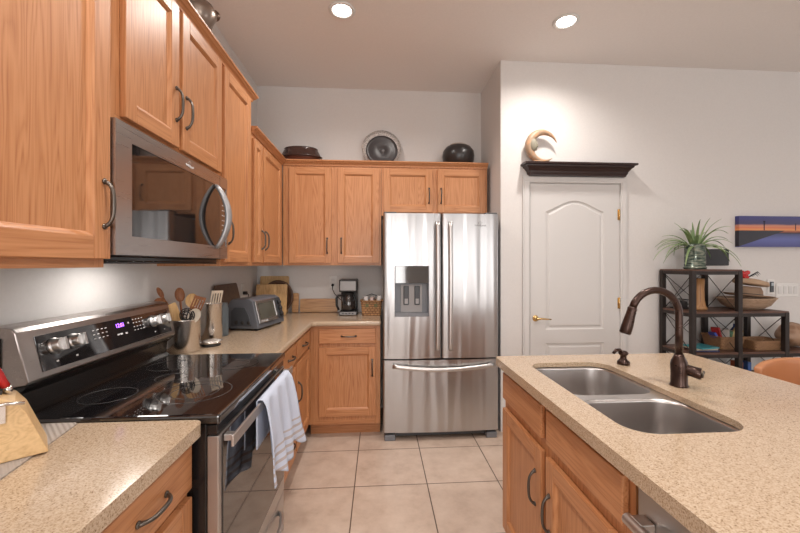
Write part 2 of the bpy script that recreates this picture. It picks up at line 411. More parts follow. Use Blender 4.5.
# pantry wall: front face with the door opening, and its short return beside the refrigerator
DX0, DX1, DZ = 1.243, 2.016, 2.046
b = MB(); b.box(XP, DX0, YP, YP+0.1, 0, H); b.box(DX0, DX1, YP, YP+0.1, DZ, H); b.box(DX1, XR, YP, YP+0.1, 0, H)
struct(b.build('wall_pantry', M_WALL))
struct(box(XP, XP+0.1, YP+0.1, YB+0.1, 0.0, H).build('wall_return', M_WALL))
struct(box(XP+0.1, XR+0.1, YB, YB+0.1, 0.0, H).build('wall_closet', M_WALL))
# unseen side and rear walls; windows added for fill light and fridge reflections
def wall_with_window(name, horizontal, pos, a0, a1, wins, z0, z1):
    b = MB(); cur = a0
    def add(p, q, zz0, zz1):
        if horizontal: b.box(p, q, pos-0.1, pos, zz0, zz1)
        else: b.box(pos, pos+0.1, p, q, zz0, zz1)
    for (p, q) in wins:
        add(cur, p, 0, H); add(p, q, 0, z0); add(p, q, z1, H); cur = q
    add(cur, a1, 0, H)
    struct(b.build(name, M_WALL))
wall_with_window('wall_rear', True, YN, XL, XR, [(-0.85, 0.65), (1.95, 3.85)], 0.5, 2.4)
wall_with_window('wall_right', False, XR, YN, YP, [(-0.7, 1.5)], 0.6, 2.4)
def window(name, horizontal, pos, a0, a1, z0, z1):
    r = bpy.data.objects.new(name, None); COL.objects.link(r); r.location = ((a0+a1)/2 if horizontal else pos, pos if horizontal else (a0+a1)/2, z0); r['kind'] = 'structure'
    b = MB(); g = MB()
    def add(m, p, q, zz0, zz1, d0, d1):
        if horizontal: m.box(p, q, pos-d1, pos-d0, zz0, zz1)
        else: m.box(pos+d0, pos+d1, p, q, zz0, zz1)
    e = 0.05
    add(b, a0, a0+e, z0, z1, .03, .08); add(b, a1-e, a1, z0, z1, .03, .08); add(b, a0+e, a1-e, z0, z0+e, .03, .08); add(b, a0+e, a1-e, z1-e, z1, .03, .08)
    mid = (a0+a1)/2; add(b, mid-.025, mid+.025, z0+e, z1-e, .03, .08)
    b.build('window_frame', M_TRIM, r)
    add(g, a0+e, a1-e, z0+e, z1-e, .082, .088); g.build('window_pane', M_WINGLOW, r)
window('unseen_window_1', True, YN, -0.85, 0.65, 0.5, 2.4)
window('unseen_window_2', True, YN, 1.95, 3.85, 0.5, 2.4)
window('unseen_window_3', False, XR, -0.7, 1.5, 0.6, 2.4)

# pantry door, casing, baseboards
def door_leaf():
    root = bpy.data.objects.new('door_1', None); COL.objects.link(root); root.location = ((DX0+DX1)/2, YP-0.01, 0); root['kind'] = 'structure'
    x0, x1, z0, z1 = DX0+0.004, DX1-0.004, 0.008, DZ-0.004
    yf = YP-0.004
    # panels: outlines in (x, z); upper one has an arched top
    px0, px1 = x0+0.132, x1-0.132
    def upper(ins):
        a, c = px0+ins, px1-ins; pts = [(a, 0.835+ins), (c, 0.835+ins)]
        zt = 1.812-ins*0.8; rise = 0.092
        N = 18
        for k in range(N+1):
            t = k/N; s = 1-(2*t-1)**2; bump = 0.5-0.5*cos(2*pi*t)
            pts.append((c+(a-c)*t, zt+rise*(0.55*bump+0.45*s)))
        return pts
    def lower(ins):
        a, c = px0+ins, px1-ins; return [(a, 0.23+ins), (c, 0.23+ins), (c, 0.722-ins), (a, 0.722-ins)]
    bm = bmesh.new(); base = root.location
    def loop(pts, y): return [bm.verts.new((x-base.x, y-base.y, z-base.z)) for x, z in pts]
    def edges(vs): return [bm.edges.new((vs[i], vs[(i+1) % len(vs)])) for i in range(len(vs))]
    outer = loop([(x0, z0), (x1, z0), (x1, z1), (x0, z1)], yf)
    oe = edges(outer); es = list(oe)
    rings = []
    for fn in (upper, lower):
        r0 = loop(fn(0), yf); es += edges(r0); rings.append((fn, r0))
    bmesh.ops.triangle_fill(bm, use_beauty=True, edges=es)
    for fn, r0 in rings:
        prev = r0
        for ins, dy in ((0.008, 0.007), (0.022, 0.009), (0.034, 0.002), (0.040, 0.0015)):
            nx = loop(fn(ins), yf+dy); n = len(nx)
            for i in range(n): bm.faces.new((prev[i], prev[(i+1) % n], nx[(i+1) % n], nx[i]))
            prev = nx
        bm.faces.new(prev)
    ob = loop([(x0, z0), (x1, z0), (x1, z1), (x0, z1)], yf+0.035)
    for i in range(4): bm.faces.new((outer[i], outer[(i+1) % 4], ob[(i+1) % 4], ob[i]))
    bm.faces.new(ob)
    bmesh.ops.recalc_face_normals(bm, faces=bm.faces)
    me = bpy.data.meshes.new('door_panel'); bm.to_mesh(me); bm.free(); me.materials.append(M_DOOR)
    o = bpy.data.objects.new('door_panel', me); COL.objects.link(o); o.parent = root
    h = MB(); hx, hz = 1.291, 0.929
    R = Matrix.Translation((hx, yf, hz)) @ Matrix.Rotation(pi/2, 4, 'X')
    h.T = R; h.lathe([(0.026, 0.0), (0.026, 0.004), (0.020, 0.009), (0.010, 0.011), (0.0085, 0.045), (0.011, 0.05), (0.0, 0.052)], n=24)
    h.T = Matrix.Identity(4)
    h.tube([(hx, yf-0.045, hz), (hx+0.03, yf-0.047, hz+0.002), (hx+0.07, yf-0.046, hz-0.001), (hx+0.115, yf-0.043, hz-0.004)], [0.008, 0.0075, 0.0065, 0.005], 12)
    h.build('door_handle', M_BRASS, root)
    for z in (1.79, 1.05, 0.30):
        g = MB(); g.box(DX1-0.018, DX1-0.002, yf-0.0018, yf-0.0002, z-0.045, z+0.045); g.tube([(DX1-0.004, yf-0.006, z-0.047), (DX1-0.004, yf-0.006, z+0.047)], 0.005, 10)
        g.build('door_hinge', M_BRASS, root)
door_leaf()
b = MB(); cw = 0.062; cy0, cy1 = YP-0.016, YP-0.0005
for (xa, xb) in ((DX0-cw, DX0-0.004), (DX1+0.004, DX1+cw)):
    b.box(xa, xb, cy0, cy1, 0.0005, DZ+0.004)
    b.box(xa+0.012, xb-0.012, cy0-0.004, cy0, 0.0005, DZ+0.010)
b.box(DX0-cw, DX1+cw, cy0, cy1, DZ+0.004, DZ+cw); b.box(DX0-cw+0.012, DX1+cw-0.012, cy0-0.004, cy0, DZ+0.016, DZ+cw-0.012)
struct(b.build('trim_1', M_TRIM, bevel=0.002))
struct(box(XP+0.02, DX0-cw-0.001, YP-0.012, YP-0.0005, 0.0005, 0.085).build('baseboard_pantry', M_TRIM, bevel=0.003))
struct(box(DX1+cw+0.001, XR-0.01, YP-0.012, YP-0.0005, 0.0005, 0.085).build('baseboard_dining', M_TRIM, bevel=0.003))

# recessed ceiling lights
for i, (x, y) in enumerate(CANS):
    lab = {0: 'round white recessed ceiling light glowing above the aisle before the refrigerator', 1: 'round white recessed ceiling light glowing in front of the pantry door shelf'}.get(i, 'round recessed ceiling light out of the picture behind or beside the camera')
    t = thing('recessed_light', lab, 'ceiling light', (x, y, H), 'recessed ceiling lights')
    MB().lathe([(0.060, -0.001), (0.084, -0.0012), (0.088, -0.004), (0.078, -0.010), (0.066, -0.010), (0.060, -0.001)], (x, y, H), 36, caps=False).build('trim_ring', M_WHITEPL, t)
    MB().lathe([(0.0, -0.009), (0.045, -0.008), (0.064, -0.003), (0.064, -0.001), (0.0, -0.001)], (x, y, H), 32, caps=False).build('bulb_lens', M_LAMP, t)

# ------------------------------------------------------------------ upper cabinets
XF = -0.820                         # face frame plane of the left uppers
FU = F_left(XF); dU = XF-XL-0.001
FN = F_left(-0.786)
ZT = 2.470
cabinet('largest oak wall cabinet at the left edge of the photo, beside the microwave', FN, 1, 0.655, 1.124, 1.365, ZT, -0.786-XL-0.001,
        doors=[(0.665, 1.123, 1.389, 2.412, (1.098, 1.543), 0.062)])
cabinet('short two-door oak wall cabinet right above the microwave', FU, 1, 1.1255, 1.988, 1.812, ZT, dU,
        doors=[(1.240, 1.560, 1.842, 2.412, (1.536, 2.01)), (1.588, 1.968, 1.842, 2.412, (1.614, 2.005))], stile=0.09)
cabinet('tall narrow single-door oak wall cabinet just right of the microwave', FU, 1, 1.989, 2.462, 1.365, ZT, dU,
        doors=[(2.008, 2.40, 1.386, 2.412, (2.050, 1.548))])
FUc = F_left(XF); ZL = 2.270
cabinet('lower two-door oak wall cabinet in the back left corner over the toaster oven', FUc, 1, 2.4635, 3.236, 1.365, ZL, dU,
        doors=[(2.475, 2.642, 1.386, 2.195, (2.618, 1.541), 0.05), (2.672, 3.145, 1.386, 2.195, (2.700, 1.541), 0.05)], stile=0.08)
YF = 3.256; FB = F_back(YF); dB = YB-YF-0.001
cabinet('two-door oak wall cabinet on the back wall above the coffee maker', FB, 0, -0.8185, 0.0235, 1.365, ZL, dB,
        doors=[(-0.764, -0.405, 1.386, 2.208, (-0.440, 1.535)), (-0.353, 0.004, 1.386, 2.208, (-0.320, 1.535))], stile=0.05)
cabinet('short two-door oak wall cabinet directly above the steel refrigerator', FB, 0, 0.0245, 0.966, 1.800, ZL, dB,
        doors=[(0.044, 0.471, 1.828, 2.208, (0.441, 1.975)), (0.517, 0.944, 1.828, 2.208, (0.548, 1.975))], stile=0.03)

def crown(name, path, z0, label, ht=0.048, out=0.036):
    """sweep a crown profile along a path of (x, y) with mitred corners; outward is to the right of travel"""
    prof = [(0.0, 0.0), (0.007, 0.002), (0.009, 0.010), (0.014, 0.018), (0.024, 0.026), (0.029, 0.034), (out-0.002, 0.037), (out, 0.040), (out, ht), (0.0, ht)]
    P = [Vector(p) for p in path]; n = len(P); b = MB(); vs = []; m = len(prof)
    for i, p in enumerate(P):
        d1 = (P[i]-P[i-1]).normalized() if i > 0 else None; d2 = (P[i+1]-P[i]).normalized() if i < n-1 else None
        rn = lambda d: Vector((d.y, -d.x))
        if d1 is None: nn = rn(d2)
        elif d2 is None: nn = rn(d1)
        else:
            a, c = rn(d1), rn(d2); s = (a+c).normalized(); nn = s/ s.dot(a)
        for (o, z) in prof: vs.append((p.x+nn.x*o, p.y+nn.y*o, z0+z))
    fs = [(i*m+k, i*m+(k+1) % m, (i+1)*m+(k+1) % m, (i+1)*m+k) for i in range(n-1) for k in range(m)]+[list(range(m)), [(n-1)*m+k for k in range(m)]]
    b.add(vs, fs, 0)
    return tag(b.build(name, OAK[1]), label, 'crown molding')
crown('crown_molding', [(XF+0.0006, 0.655), (XF+0.0006, 2.463), (XL+0.002, 2.463)], ZT-0.0485, 'oak crown molding topping the higher left wall cabinets over the microwave')
b = crown('crown_molding', [(XF+0.0006, 2.466), (XF+0.0006, YF-0.0006), (0.9668, YF-0.0006)], ZL-0.0485, 'oak crown molding along the lower corner and back wall cabinets under the pots')
# ------------------------------------------------------------------ base cabinets
XB = -0.550; FBL = F_left(XB); dBL = XB-XL-0.002
ZC = 0.885
cabinet('oak base cabinet under the near left counter with one drawer and door', FBL, 1, 0.62, 1.112, 0.0, ZC, dBL,
        drawers=[(0.735, 1.102, 0.735, 0.862, 0.915)], doors=[(0.735, 1.102, 0.135, 0.712, (0.765, 0.60))], toe=0.105, stile=0.03, name='base_cabinet')
cabinet('oak base cabinet of three stacked drawers, next to the range', FBL, 1, 1.905, 2.452, 0.0, ZC, dBL,
        drawers=[(1.935, 2.435, 0.745, 0.864, 2.285), (1.935, 2.435, 0.428, 0.718, 2.285), (1.935, 2.435, 0.135, 0.402, 2.285)], toe=0.105, name='base_cabinet')
cabinet('oak base cabinet with one drawer over one door, inner corner of the left run', FBL, 1, 2.453, 2.960, 0.0, ZC, dBL,
        drawers=[(2.470, 2.925, 0.745, 0.864, 2.70)], doors=[(2.470, 2.925, 0.155, 0.718, (2.625, 0.53) if False else (2.505, 0.53))], toe=0.105, name='base_cabinet')
YBF = 2.985; FBB = F_back(YBF)
cabinet('oak base cabinet facing forward beneath the coffee maker, left of the refrigerator', FBB, 0, XB+0.001, 0.014, 0.0, ZC, YB-YBF-0.002,
        drawers=[(-0.468, -0.022, 0.748, 0.864, -0.235)], doors=[(-0.468, -0.022, 0.172, 0.718, (-0.050, 0.555))], toe=0.105, stile=0.045, name='base_cabinet')
# island cabinet
XI = 0.612; FI = F_isl(XI)
cabinet('oak sink cabinet of the island with two doors, side nearest the aisle', FI, 1, 0.846, 1.760, 0.0, ZC, 0.60,
        doors=[(1.325, 1.745, 0.12, 0.690, (1.372, 0.53)), (0.868, 1.285, 0.12, 0.690, (1.255, 0.505))],
        fronts=[(1.325, 1.745, 0.735, 0.858), (0.868, 1.285, 0.735, 0.858)], toe=0.105, name='island_cabinet', opentop=True)
t = tag(box(XI+0.001, XI+0.60, 0.02, 0.215, 0.0005, ZC).build('island_end_cabinet', OAK[2], bevel=0.002), 'plain oak end cabinet of the island beyond the dishwasher', 'cabinet')
tag(box(XI+0.604, XI+0.624, 0.02, 1.76, 0.0005, ZC).build('island_back_panel', OAK[2], bevel=0.002), 'oak panel closing the stool side of the island', 'panel')

# ------------------------------------------------------------------ countertops
def slab(poly, holes, z0, z1, name, label, mat=M_QUARTZ, bev=0.014):
    bm = bmesh.new(); es = []
    def loop(pts):
        vs = [bm.verts.new((x, y, z1)) for x, y in pts]; return [bm.edges.new((vs[i], vs[(i+1) % len(vs)])) for i in range(len(vs))]
    es += loop(poly)
    for h in holes: es += loop(h)
    bmesh.ops.triangle_fill(bm, use_beauty=True, edges=es)
    fs = [f for f in bm.faces]
    for f in fs:
        if f.normal.z < 0: f.normal_flip()
    r = bmesh.ops.extrude_face_region(bm, geom=fs)
    for v in r['geom']:
        if isinstance(v, bmesh.types.BMVert): v.co.z = z0 if not any(abs(v.co.x-p[0]) < 1e-5 and abs(v.co.y-p[1]) < 1e-5 for h in holes for p in h) else z1-0.020
    bmesh.ops.recalc_face_normals(bm, faces=bm.faces)
    me = bpy.data.meshes.new(name); bm.to_mesh(me); bm.free(); me.materials.append(mat)
    o = bpy.data.objects.new(name, me); COL.objects.link(o)
    md = o.modifiers.new('bevel', 'BEVEL'); md.width = bev; md.segments = 5; md.limit_method = 'ANGLE'; md.angle_limit = radians(50)
    me.shade_smooth(); 
    md2 = o.modifiers.new('wn', 'WEIGHTED_NORMAL'); md2.keep_sharp = False
    return tag(o, label, 'countertop')
def rrect(x0, x1, y0, y1, r, n=8, corners=(1, 1, 1, 1)):
    pts = []
    for ci, (cx, cy, a0) in enumerate(((x1-r, y1-r, 0), (x0+r, y1-r, pi/2), (x0+r, y0+r, pi), (x1-r, y0+r, 3*pi/2))):
        if corners[ci]:
            for k in range(n+1): a = a0+pi/2*k/n; pts.append((cx+r*cos(a), cy+r*sin(a)))
        else: pts.append(((x1, y1), (x0, y1), (x0, y0), (x1, y0))[ci])
    return pts
Z0, Z1 = 0.887, 0.925
slab(rrect(XL+0.002, -0.502, 0.60, 1.114, 0.03, corners=(1, 0, 0, 0)), [], Z0, Z1, 'countertop', 'speckled tan quartz countertop in the near left corner under the knife block')
slab([(XL+0.002, 1.893), (-0.512, 1.893), (-0.512, 2.925), (-0.500, 2.943), (-0.482, 2.950), (0.020, 2.950), (0.020, YB-0.002), (XL+0.002, YB-0.002)], [], Z0, Z1,
     'countertop', 'L-shaped quartz countertop running from the range to the refrigerator')
hole = rrect(0.672, 1.026, 0.934, 1.648, 0.08, 10)
slab(rrect(0.566, 1.560, -0.05, 1.785, 0.03), [hole], Z0, Z1, 'island_countertop', 'large speckled tan quartz island top cut out around the steel sink', bev=0.017)
# island end below the window side so the top never floats: handled by cabinet + panel

# ------------------------------------------------------------------ sink
t = thing('kitchen_sink', 'double-bowl undermount stainless steel sink set in the island', 'sink', (0.843, 1.29, 0.70))
def bowl(x0, x1, y0, y1, r, dz, name):
    b = MB(); vs = []; fs = []; rings = []
    spec = [(0.0006, -0.0), (0.003, -0.012), (0.004, -dz+0.05), (0.012, -dz+0.02), (0.035, -dz+0.004), (0.07, -dz)]
    top = Z1-0.0224
    for ins, z in spec:
        rr = max(0.02, r-ins*0.6); rings.append([(x, y, top+z) for x, y in rrect(x0+ins, x1-ins, y0+ins, y1-ins, rr, 8)])
    n = len(rings[0])
    for R in rings: vs += R
    for j in range(len(rings)-1):
        for k in range(n): k2 = (k+1) % n; fs.append((j*n+k, j*n+k2, (j+1)*n+k2, (j+1)*n+k))
    fs.append([(len(rings)-1)*n+k for k in range(n)])
    b.add(vs, fs, 0, True)
    o = b.build(name, M_SINK, t, solid=0.0015)
    cx, cy = (x0+x1)/2, (y0+y1)/2
    MB().lathe([(0.0, 0.002), (0.035, 0.002), (0.042, 0.004), (0.045, 0.002)], (cx, cy, top-dz), 28, caps=False).build('drain', M_CHROME, o)
bowl(0.664, 1.034, 1.285, 1.656, 0.09, 0.20, 'bowl')
bowl(0.664, 1.034, 0.926, 1.245, 0.09, 0.22, 'bowl')
def plate(outer, holes, z0, z1):
    bm = bmesh.new(); es = []
    for pts in [outer]+holes:
        vs = [bm.verts.new((x-t.location.x, y-t.location.y, z1-t.location.z)) for x, y in pts]; es += [bm.edges.new((vs[i], vs[(i+1) % len(vs)])) for i in range(len(vs))]
    bmesh.ops.triangle_fill(bm, use_beauty=True, edges=es)
    r = bmesh.ops.extrude_face_region(bm, geom=list(bm.faces))
    for v in r['geom']:
        if isinstance(v, bmesh.types.BMVert): v.co.z = z0-t.location.z
    bmesh.ops.recalc_face_normals(bm, faces=bm.faces)
    me = bpy.data.meshes.new('rim_flange'); bm.to_mesh(me); bm.free(); me.materials.append(M_SINK)
    o = bpy.data.objects.new('rim_flange', me); COL.objects.link(o); o.parent = t
plate(rrect(0.655, 1.043, 0.917, 1.665, 0.09, 8), [rrect(0.664, 1.034, 1.285, 1.656, 0.09, 8), rrect(0.664, 1.034, 0.926, 1.245, 0.09, 8)], Z1-0.0240, Z1-0.0212)

# faucet
fx, fy = 1.107, 1.30
t = thing('faucet', 'dark bronze gooseneck pull-down faucet standing behind the island sink', 'faucet', (fx, fy, Z1))
MB().lathe([(0.0, 0.0), (0.029, 0.0), (0.030, 0.004), (0.027, 0.010), (0.0265, 0.045), (0.028, 0.075), (0.026, 0.092), (0.018, 0.108), (0.0145, 0.118), (0.0, 0.119)], (fx, fy, Z1+0.0003), 32).build('base', M_BRONZE, t)
pts = [(fx, fy, Z1+0.115), (fx, fy, Z1+0.20), (fx, fy, Z1+0.262)]
R = 0.092; cz = Z1+0.262
for k in range(1, 15):
    a = pi*0.90*k/14; pts.append((fx-R+R*cos(a), fy+0.0, cz+R*sin(a)))
lx, _, lz = pts[-1]
MB().tube(pts, 0.0128, 18).build('neck', M_BRONZE, t)
d = Vector((-0.30, 0, -0.95)).normalized()
p0 = Vector((lx, fy, lz)); b = MB()
b.tube([p0+d*s for s in (-0.002, 0.004, 0.010, 0.03, 0.07, 0.095, 0.100)], [0.0135, 0.0165, 0.0155, 0.0165, 0.0195, 0.0195, 0.016], 20)
b.build('spray_head', M_BRONZE, t)
b = MB(); b.tube([(fx+0.006, fy, Z1+0.066), (fx+0.030, fy-0.025, Z1+0.060), (fx+0.046, fy-0.042, Z1+0.055), (fx+0.048, fy-0.044, Z1+0.055)], [0.021, 0.0195, 0.021, 0.0185], 20)
b.build('side_body', M_BRONZE, t)
b = MB(); b.tube([(fx+0.0486, fy-0.0448, Z1+0.0548), (fx+0.053, fy-0.049, Z1+0.0535)], [0.014, 0.013], 20); b.build('lever_cap', M_PEWTER, t)

# soap dispenser
sx, sy = 1.098, 1.60
t = thing('soap_dispenser', 'small dark bronze soap pump beside the faucet at the far sink bowl', 'soap dispenser', (sx, sy, Z1))
MB().lathe([(0.0, 0.0), (0.026, 0.0), (0.026, 0.012), (0.020, 0.018), (0.013, 0.026), (0.0125, 0.040), (0.019, 0.044), (0.021, 0.052), (0.012, 0.060), (0.0, 0.062)], (sx, sy, Z1+0.0003), 28).build('base', M_BRONZE, t)
MB().tube([(sx-0.006, sy, Z1+0.052), (sx-0.022, sy-0.005, Z1+0.066), (sx-0.040, sy-0.008, Z1+0.066), (sx-0.054, sy-0.010, Z1+0.052)], [0.009, 0.008, 0.0075, 0.006], 14).build('nozzle', M_BRONZE, t)

# ------------------------------------------------------------------ dishwasher
t = thing('dishwasher', 'stainless steel dishwasher built into the island near the camera', 'dishwasher', (0.9, 0.53, 0))
b = MB(); b.box(0.632, 1.205, 0.222, 0.842, 0.10, 0.878); b.box(0.70, 1.18, 0.23, 0.83, 0.0008, 0.10); b.build('tub', M_MATTEBLK, t)
box(0.606, 0.631, 0.226, 0.832, 0.115, 0.872).build('door', M_DWSTEEL, t, bevel=0.004)
o = MB(); o.box(0.572, 0.6055, 0.775, 0.812, 0.775, 0.802); o.box(0.572, 0.6055, 0.246, 0.283, 0.775, 0.802)
o.tube([(0.572, 0.235, 0.788), (0.572, 0.822, 0.788)], 0.0135, 18); o.build('door_handle', M_HANDLE, t, bevel=0.002)

# ------------------------------------------------------------------ range
RY0, RY1 = 1.118, 1.885; RX = -0.466
t = thing('kitchen_range', 'stainless and black glass-top electric range between the two left counters', 'stove', (-0.79, (RY0+RY1)/2, 0))
b = MB(); b.box(XL+0.012, -0.500, RY0+0.004, RY1-0.004, 0.03, 0.905)
for yy in (RY0+0.05, RY1-0.05):
    for xx in (-1.05, -0.56): b.lathe([(0.018, 0.0005), (0.018, 0.03)], (xx, yy, 0), 12)
b.build('body', M_BLACK, t, bevel=0.003)
cb = MB(); cb.box(-1.055, -0.461, RY0, RY1, 0.906, 0.936); cook = cb.build('cooktop', M_GLASSBLK, t, bevel=0.008, seg=3)
def ring(c, r, wdt=0.0016):
    b = MB(); b.lathe([(r-wdt, 0.0), (r+wdt, 0.0), (r+wdt, 0.0003), (r-wdt, 0.0003), (r-wdt, 0.0)], (c[0], c[1], 0.93625), 56, caps=False); return b
for (cx, cy, rr) in ((-0.63, 1.33, (0.115, 0.075)), (-0.63, 1.69, (0.095, 0.055)), (-0.90, 1.31, (0.08,)), (-0.90, 1.68, (0.085,)), (-0.80, 1.50, (0.055,))):
    b = MB()
    for r in rr:
        b.lathe([(r-0.0016, 0.0), (r+0.0016, 0.0), (r+0.0016, 0.0003), (r-0.0016, 0.0003), (r-0.0016, 0.0)], (cx, cy, 0.93625), 56, caps=False)
    b.build('burner_ring', M_RING, t)
# backguard: steel hood with rounded top, side cheeks and glass fascia
def gp(x, z): return (x, z)
prof = [(XL+0.008, 0.94), (XL+0.008, 1.165), (XL+0.016, 1.186), (XL+0.035, 1.195), (-1.048, 1.195), (-1.028, 1.190), (-1.020, 1.180), (-0.985, 1.040), (-0.992, 1.030), (-1.040, 1.025), (-1.040, 0.94)]
b = MB(); ys = (RY0+0.002, RY1-0.002)
vs = [(x, y, z) for y in ys for x, z in prof]; n = len(prof)
b.add(vs, [list(range(n))[::-1], list(range(n, 2*n))]+[(i, (i+1) % n, (i+1) % n+n, i+n) for i in range(n)], 0)
b.build('backguard', M_STEELH, t, bevel=0.003)
b = MB(); b.add([(x, y, z) for y in (RY0+0.004, RY1-0.004) for x, z in ((-1.039, 0.937), (-1.039, 1.024), (-0.993, 1.028), (-0.995, 1.022), (-1.022, 1.000), (-1.026, 0.950), (-1.012, 0.937))],
     [list(range(7))[::-1], list(range(7, 14))]+[(i, (i+1) % 7, (i+1) % 7+7, i+7) for i in range(7)])
b.build('backguard_skirt', M_BLACK, t)
b = box(XL+0.035, -1.055, RY0-0.001, RY0+0.0018, 0.95, 1.165); b.build('vent_slot', M_BLACK, t)
# fascia plane: from (-1.020,1.180) to (-0.985,1.040)
ftop = Vector((-1.020, 0, 1.180)); fbot = Vector((-0.985, 0, 1.040)); vv = (ftop-fbot).normalized(); nn = Vector((vv.z, 0, -vv.x))
FP = Matrix(((0, vv.x, nn.x, fbot.x), (1, 0, 0, 0), (0, vv.z, nn.z, fbot.z), (0, 0, 0, 1)))   # u = y, v = up the slope, w = out
FL = (ftop-fbot).length
b = MB(); b.T = FP; b.box(RY0+0.052, RY1-0.030, 0.016, FL-0.020, 0.0004, 0.0022)
pan = b.build('control_panel', M_GLASSBLK, t, bevel=0.0008)
for y, v in ((1.225, 0.083), (1.300, 0.083), (1.730, 0.083), (1.800, 0.083)):
    b = MB(); b.T = FP @ Matrix.Translation((y, v, 0.0024)); b.lathe([(0.0, 0.0), (0.0255, 0.0), (0.0255, 0.006), (0.0215, 0.010), (0.0205, 0.026), (0.018, 0.029), (0.0, 0.029)], n=28)
    b.box(-0.005, 0.005, -0.0195, 0.0195, 0.028, 0.040)
    b.build('knob', M_KNOB, t, bevel=0.001)
def mark(y0, y1, v0, v1):
    b = MB(); b.T = FP; b.box(y0, y1, v0, v1, 0.0024, 0.0028); b.build('button', M_WHITEPRINT, pan)
for yy in (1.385, 1.405, 1.425, 1.445):
    for v in (0.100, 0.085, 0.070): mark(yy, yy+0.009, v, v+0.003)
for k in range(4):
    for v in (0.108, 0.094, 0.078, 0.064): mark(1.600+k*0.019, 1.608+k*0.019, v, v+0.003)
mark(1.500, 1.512, 0.062, 0.068); mark(1.516, 1.530, 0.062, 0.068); mark(1.545, 1.556, 0.060, 0.066); mark(1.57, 1.578, 0.098, 0.104)
for yy in (1.225, 1.300, 1.730, 1.800): mark(yy-0.004, yy+0.004, 0.033, 0.038)
text_part('12:01', 0.022, FP @ Matrix.Translation((1.525, 0.098, 0.0030)) @ Matrix.Rotation(0, 4, 'Z'), M_DIGIT, 'clock_digits', t)
# oven door
dx0, dx1 = -0.499, -0.466
b = MB(); b.box(dx0, dx1, RY0+0.004, RY1-0.004, 0.262, 0.872); dr = b.build('oven_door', M_OVEN, t, bevel=0.003)
box(dx1+0.0003, dx1+0.0035, RY0+0.028, RY1-0.028, 0.335, 0.868).build('oven_window', M_GLASSDK, t, bevel=0.001)
box(-0.499, -0.470, RY0+0.004, RY1-0.004, 0.876, 0.904).build('vent_trim', M_BLACK, t, bevel=0.002)
hb = MB(); hb.box(-0.432, -0.424, RY0+0.006, RY1-0.006, 0.838, 0.872)
for yy in (RY0+0.030, RY1-0.054): hb.box(-0.4620, -0.432, yy, yy+0.024, 0.845, 0.865)
hb.build('oven_handle', M_HANDLE, t, bevel=0.002)
box(-0.499, -0.468, RY0+0.004, RY1-0.004, 0.060, 0.254).build('storage_drawer', M_OVEN, t, bevel=0.004)
b = MB(); b.tube([(-0.467, RY0+0.10, 0.205), (-0.448, RY0+0.12, 0.205), (-0.432, RY0+0.20, 0.207), (-0.428, (RY0+RY1)/2, 0.208), (-0.432, RY1-0.20, 0.207), (-0.448, RY1-0.12, 0.205), (-0.467, RY1-0.10, 0.205)], 0.010, 12)
b.build('drawer_handle', M_HANDLE, t)

# towel over the oven handle
def towel_mat():
    m, nt, b = newmat('towel_cloth'); b.inputs['Roughness'].default_value = 0.95
    tc = nt.nodes.new('ShaderNodeTexCoord'); sp = nt.nodes.new('ShaderNodeSeparateXYZ'); nt.links.new(tc.outputs['Object'], sp.inputs[0])
    # three tan stripes near the hem, measured in the towel's own height
    r = ramp(nt, [(0.0, (0.62, 0.66, 0.76))]*2)
    cr = r.color_ramp; cr.interpolation = 'CONSTANT'
    base = (0.55, 0.61, 0.74); st = (0.47, 0.42, 0.42)
    seq = [(0.0, base), (0.030, st), (0.042, base), (0.060, st), (0.072, base), (0.092, st), (0.104, base), (0.124, st), (0.130, base)]
    while len(cr.elements) < len(seq): cr.elements.new(0.5)
    for e, (p, c) in zip(cr.elements, seq): e.position = p; e.color = (*c, 1)
    mr = nt.nodes.new('ShaderNodeMath'); mr.operation = 'MULTIPLY'; mr.inputs[1].default_value = 1.0; nt.links.new(sp.outputs['Z'], mr.inputs[0]); nt.links.new(mr.outputs[0], r.inputs[0])
    nt.links.new(r.outputs[0], b.inputs['Base Color'])
    n = nt.nodes.new('ShaderNodeTexNoise'); n.inputs['Scale'].default_value = 350; nt.links.new(tc.outputs['Object'], n.inputs['Vector'])
    bp = nt.nodes.new('ShaderNodeBump'); bp.inputs['Strength'].default_value = 0.5; bp.inputs['Distance'].default_value = 0.002; nt.links.new(n.outputs[0], bp.inputs['Height']); nt.links.new(bp.outputs[0], b.inputs['Normal'])
    return m
ty0, ty1 = 1.385, 1.765
def tw(u, v):
    # v: 0 back hem, 0.25 top of bar, 1 front hem
    ya = ty0+(ty1-ty0)*u; 
    if v < 0.22:
        s = v/0.22; z = 0.700+(0.868-0.700)*s; x = -0.4415; k = 0.0
    elif v < 0.30:
        s = (v-0.22)/0.08; a = pi*(1-s); x = -0.428+0.0135*cos(a); z = 0.874+0.007*sin(a)-0.002*0; k = 0
    else:
        s = (v-0.30)/0.70; k = s
        L = 0.310-0.020*sin(u*3.3*pi)*1.0+0.010*u+0.006*sin(u*23)
        z = 0.870-L*s; x = -0.4135
        x += s*0.020+s**0.4*0.026*(0.5+0.5*sin(u*6.4*pi+0.8+0.6*s))**1.4+0.007*sin(u*27+s*5)*s
        if u > 0.72: x += s*0.030*(u-0.72)/0.28
        ya += s*(0.050*(u-0.25))+0.007*sin(u*5*pi*1.0+2.0)*s
    return (x, ya, z)
b = MB(); b.grid(tw, 60, 50)
bz = min(p.z for p in b.v)
tw_o = thing('hand_towel', 'pale blue-white striped-hem kitchen towel hanging over the oven handle', 'towel', (-0.42, 1.57, bz))
b.build('cloth', towel_mat(), tw_o, solid=0.004)

